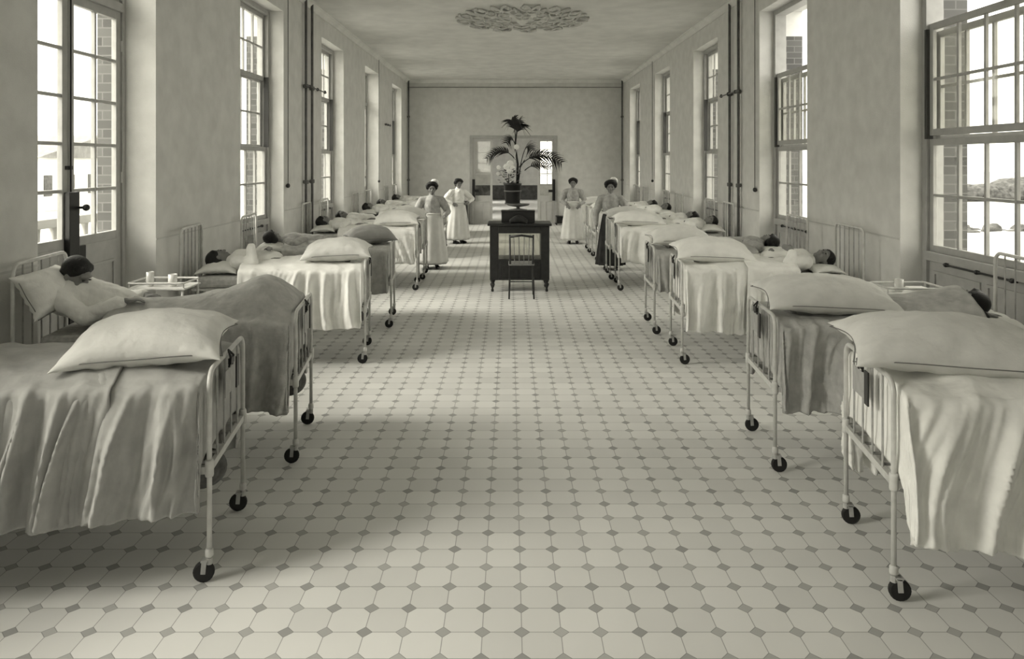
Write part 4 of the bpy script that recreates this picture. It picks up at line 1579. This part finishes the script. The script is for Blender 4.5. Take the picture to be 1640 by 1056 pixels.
FR = [((0.02, 0, 0.42), pi - 0.1, 0.44, 0.24, 0.20, 13, 0.015, 0.17), ((0.08, 0, 0.30), 0.05, 0.66, 0.30, 0.20, 17, 0.016, 0.22),
      ((0.17, 0, 0.25), 0.10, 0.40, 0.14, 0.07, 10, 0.013, 0.17), ((0.03, 0, 0.72), 1.2, 0.16, 0.34, 0.05, 16, 0.016, 0.17),
      ((0.03, 0, 0.72), 2.2, 0.14, 0.36, 0.05, 16, 0.016, 0.17), ((0.03, 0, 0.70), -1.0, 0.16, 0.32, 0.08, 16, 0.016, 0.17),
      ((0.03, 0, 0.62), 3.9, 0.20, 0.20, 0.12, 10, 0.012, 0.14), ((0.10, 0, 0.30), 0.9, 0.30, 0.40, 0.10, 12, 0.012, 0.19)]
for k, a in enumerate(FR):
    m = MB()
    frond(m, *a, seed=k)
    m.build('frond', M_leaf, palm)
fp = empty('flowering_plant', (-0.02, 11.52, DH + 0.275 + 0.28))
tag(fp, 'bushy plant with white flowers at the front of the dark tub', 'plant')
m = MB()
for k in range(70):
    a, r_, z = rp.uniform(0, 2 * pi), rp.uniform(0.02, 0.16), rp.uniform(0.04, 0.26)
    c = Vector((r_ * cos(a), r_ * sin(a) * 0.6, z))
    dr = Vector((cos(a), sin(a), rp.uniform(-0.3, 0.7))).normalized()
    sd = dr.cross(Vector((0, 0, 1))).normalized()
    nn = sd.cross(dr)
    L, w = rp.uniform(0.05, 0.09), rp.uniform(0.015, 0.025)
    vs = [c, c + dr * L * 0.5 + sd * w, c + dr * L, c + dr * L * 0.5 - sd * w, c + dr * L * 0.5 + nn * 0.01]
    m.add(vs, [(0, 1, 4), (1, 2, 4), (2, 3, 4), (3, 0, 4), (3, 2, 1, 0)])
m.tube([(0, 0, 0), (0, 0, 0.2)], 0.008, 6)
m.build('foliage', M_leaf2, fp)
for (x, z, q) in ((0.02, 0.36, 0.055), (-0.04, 0.31, 0.05), (0.06, 0.28, 0.05), (0.0, 0.24, 0.04), (-0.16, 0.30, 0.035), (-0.17, 0.20, 0.03), (0.12, 0.62, 0.045)):
    m = MB()
    m.tube([(x * 0.3, 0, 0.1), (x, 0, z)], 0.004, 5)
    for k in range(8):
        a = 2 * pi * k / 8
        m.ball((x + q * 0.55 * cos(a), -0.01, z + q * 0.55 * sin(a)), (q * 0.42, 0.012, q * 0.42), 8, 6)
    m.ball((x, -0.02, z), q * 0.3, 8, 6)
    m.build('flower', M_flower, fp, smooth=True)
# ------------------------------------------------------------------ nurses
def skirt(m, zt, zb, rt, rb, seed, amp=0.03, sy=0.85, n=72, front=None):
    rows = 16
    vs, fs = [], []
    for i in range(rows + 1):
        t = i / rows
        z = zt + (zb - zt) * t
        r = rt + (rb - rt) * (t ** 0.75)
        for k in range(n):
            a = 2 * pi * k / n
            rr = r + amp * t * (sin(a * 11 + seed) * 0.6 + 0.6 * fbm(cos(a) * 3, sin(a) * 3, seed + t * 0.5))
            vs.append((rr * cos(a), rr * sin(a) * sy, z))
    for i in range(rows):
        for k in range(n):
            p, q = i * n + k, i * n + (k + 1) % n
            fs.append((p, p + n, q + n, q))
    m.add(vs, fs)
def apron_skirt(m, zt, zb, rt, rb, seed, a0, a1, amp=0.025, sy=0.85, n=40):
    rows = 14
    vs, fs = [], []
    for i in range(rows + 1):
        t = i / rows
        z = zt + (zb - zt) * t
        r = rt + (rb - rt) * (t ** 0.75) + 0.022
        for k in range(n + 1):
            a = a0 + (a1 - a0) * k / n
            rr = r + amp * t * (sin(a * 11 + seed) * 0.6 + 0.6 * fbm(cos(a) * 3, sin(a) * 3, seed + t * 0.5)) + 0.004
            vs.append((rr * cos(a), rr * sin(a) * sy, z))
    for i in range(rows):
        for k in range(n):
            p = i * (n + 1) + k
            fs.append((p, p + n + 1, p + n + 2, p + 1))
    m.add(vs, fs)

def nurse(x, y, rz, H, label, arms, hem, dress, cap, seed, apron_hem=0.12, turn=(0, -1, 0), apron=True):
    root = empty('person', (x, y, 0), rz)
    k = H / 1.62
    b, h, e = MB(), MB(), MB()
    place_head(b, h, e, (0, -0.02 * k, 1.475 * k), (0, -0.03, 1), turn, k * 0.98, 'puffed')
    b.cap((0, 0.0, 1.40 * k), (0, 0.015, 1.30 * k), 0.045, 0.052)
    b.chain([(0, 0.01, 0.90 * k), (0, 0.0, 1.04 * k), (0, 0.0, 1.22 * k)], [0.13, 0.11, 0.12])
    b.cap((-0.13, 0.01, 1.285 * k), (0.13, 0.01, 1.285 * k), 0.058, 0.058)
    for s in (-1, 1):
        b.chain([(s * 0.08, 0.01, 0.88 * k), (s * 0.09, -0.01, 0.48 * k), (s * 0.09, 0.02, 0.09)], [0.085, 0.06, 0.04])
        b.cap((s * 0.09, 0.02, 0.05), (s * 0.10, -0.12, 0.035), 0.038, 0.030)
    g = MB()
    g.chain([(0, 0.01, 0.98 * k), (0, -0.01, 1.12 * k), (0, 0.0, 1.23 * k)], [0.135, 0.15, 0.145], 18)
    g.ball((0, -0.05, 1.15 * k), (0.145, 0.095, 0.12), 16, 10)
    g.cap((-0.14, 0.01, 1.275 * k), (0.14, 0.01, 1.275 * k), 0.075, 0.075)
    g.cap((0, 0.005, 1.28 * k), (0, 0.0, 1.375 * k), 0.07, 0.055)
    for s, (el, wr, hd, hn) in zip((-1, 1), arms):
        sh = Vector((s * 0.18, 0.01, 1.275 * k))
        el, wr = Vector(el) * 1.0, Vector(wr)
        b.chain([sh, el, wr], [0.052, 0.040, 0.026])
        hand_geo(b, wr, hd, hn, 0.95, 0.35, s)
        g.chain([sh, sh + (el - sh) * 0.5, el, el + (wr - el) * 0.88], [0.070, 0.074, 0.058, 0.038], 14)
    b.build('body', M_face, root, remesh=0.0075, sm=3)
    h.build('hair', M_hair, root, remesh=0.009, sm=3)
    e.build('eye', M_eye, root, smooth=True)
    go = g.build('blouse', dress, root, remesh=0.012, sm=3)
    tex = bpy.data.textures.new('creases', 'CLOUDS'); tex.noise_scale = 0.08
    dm = go.modifiers.new('creases', 'DISPLACE'); dm.texture = tex; dm.strength = 0.02; dm.mid_level = 0.5
    m = MB(); skirt(m, 1.02 * k, 0.09, 0.135, 0.27, seed); m.build('skirt', hem, root, smooth=True, solid=0.006)
    if apron:
        m = MB(); apron_skirt(m, 1.03 * k, apron_hem, 0.135, 0.27, seed, pi * 0.92, pi * 2.08); m.build('apron', M_apron, root, smooth=True, solid=0.004)
    m = MB()
    pts = [(0.152 * cos(2 * pi * q / 32), 0.145 * sin(2 * pi * q / 32), 1.02 * k) for q in range(33)]
    m.tube(pts, 0.018, 8, cap=False); m.build('waistband', M_apron, root, smooth=True)
    for s in (-1, 1):
        m = MB(); m.ball((s * 0.10, -0.12, 0.035), (0.045, 0.13, 0.033), 14, 8); m.box(s * 0.10 - 0.03, s * 0.10 + 0.03, -0.03, 0.02, 0.0, 0.03)
        m.build('shoe', M_black, root, smooth=True)
    if cap:
        m = MB()
        R = 0.075
        m.lathe([(R * 0.9, 0.0), (R * 1.05, 0.02), (R * 0.9, 0.05), (R * 0.5, 0.075), (0.001, 0.08)], 22)
        m.xf(Matrix.Translation((0.05, 0.085, 1.475 * k + 0.105 * k)) @ Matrix.Rotation(-0.6, 4, 'X') @ Matrix.Rotation(0.3, 4, 'Y'))
        m.build('cap', M_white, root, smooth=True)
    tag(root, label, 'person')
    return root
nurse(-1.46, 13.75, 0.15, 1.62, 'nurse in grey dress and small white cap between the left beds',
      [((-0.30, -0.02, 1.05), (-0.24, -0.24, 0.99), (0.2, -1, -0.1), (0, 0, 1)), ((0.30, -0.02, 1.05), (0.22, -0.24, 0.99), (-0.2, -1, -0.1), (0, 0, 1))],
      M_dress, M_dress, True, 1.0)
nurse(-1.27, 17.95, 0.55, 1.58, 'bareheaded nurse in pale blouse and apron, hand on hip, left of the aisle',
      [((-0.36, 0.02, 1.06), (-0.20, -0.13, 0.97), (1, -0.3, -0.4), (0, -1, 0)), ((0.40, 0.0, 1.07), (0.22, -0.12, 0.99), (-1, -0.3, -0.3), (0, -1, 0))],
      M_dress, M_white, False, 2.0, apron_hem=0.11)
nurse(1.86, 13.62, -0.15, 1.66, 'nurse in grey blouse, dark skirt and white cap at the right beds, arm hanging',
      [((-0.27, 0.0, 1.03), (-0.26, -0.10, 0.80), (0, -0.2, -1), (-1, 0, 0)), ((0.33, 0.0, 1.05), (0.12, -0.16, 0.98), (-1, -0.1, 0), (0, -1, 0))],
      M_dark, M_dress, True, 3.0, apron=False)
nurse(1.53, 17.9, -0.1, 1.60, 'nurse in grey blouse and long white apron standing at the right of the aisle',
      [((-0.28, -0.02, 1.03), (-0.15, -0.20, 0.95), (0.5, -0.4, -0.6), (0, -1, 0)), ((0.28, -0.02, 1.03), (0.17, -0.20, 0.95), (-0.5, -0.4, -0.6), (0, -1, 0))],
      M_white, M_dress, False, 4.0, apron_hem=0.10)

# low dark furniture beside the end door
def stool_cab(x, w, h, label):
    r = empty('low_cabinet', (x, YB - 0.27, 0))
    m = MB(); m.box(-w / 2, w / 2, -0.16, 0.16, 0.05, h); m.build('body', M_wood, r, bevel=0.006)
    m = MB(); m.box(-w / 2 - 0.02, w / 2 + 0.02, -0.18, 0.18, h, h + 0.02); m.build('top', M_wood, r)
    for sx in (-1, 1):
        for sy in (-1, 1):
            m = MB(); m.box(sx * w / 2 - 0.02, sx * w / 2 + 0.02, sy * 0.14 - 0.02, sy * 0.14 + 0.02, 0, 0.05); m.build('foot', M_wood, r)
    m = MB(); m.box(-0.01, 0.01, -0.175, -0.16, h * 0.45, h * 0.6); m.build('handle', M_pipe, r)
    tag(r, label, 'cabinet')
stool_cab(-1.45, 0.22, 0.72, 'narrow dark cabinet against the end wall left of the double door')
stool_cab(1.62, 0.34, 0.26, 'low dark box cabinet against the end wall right of the double door')
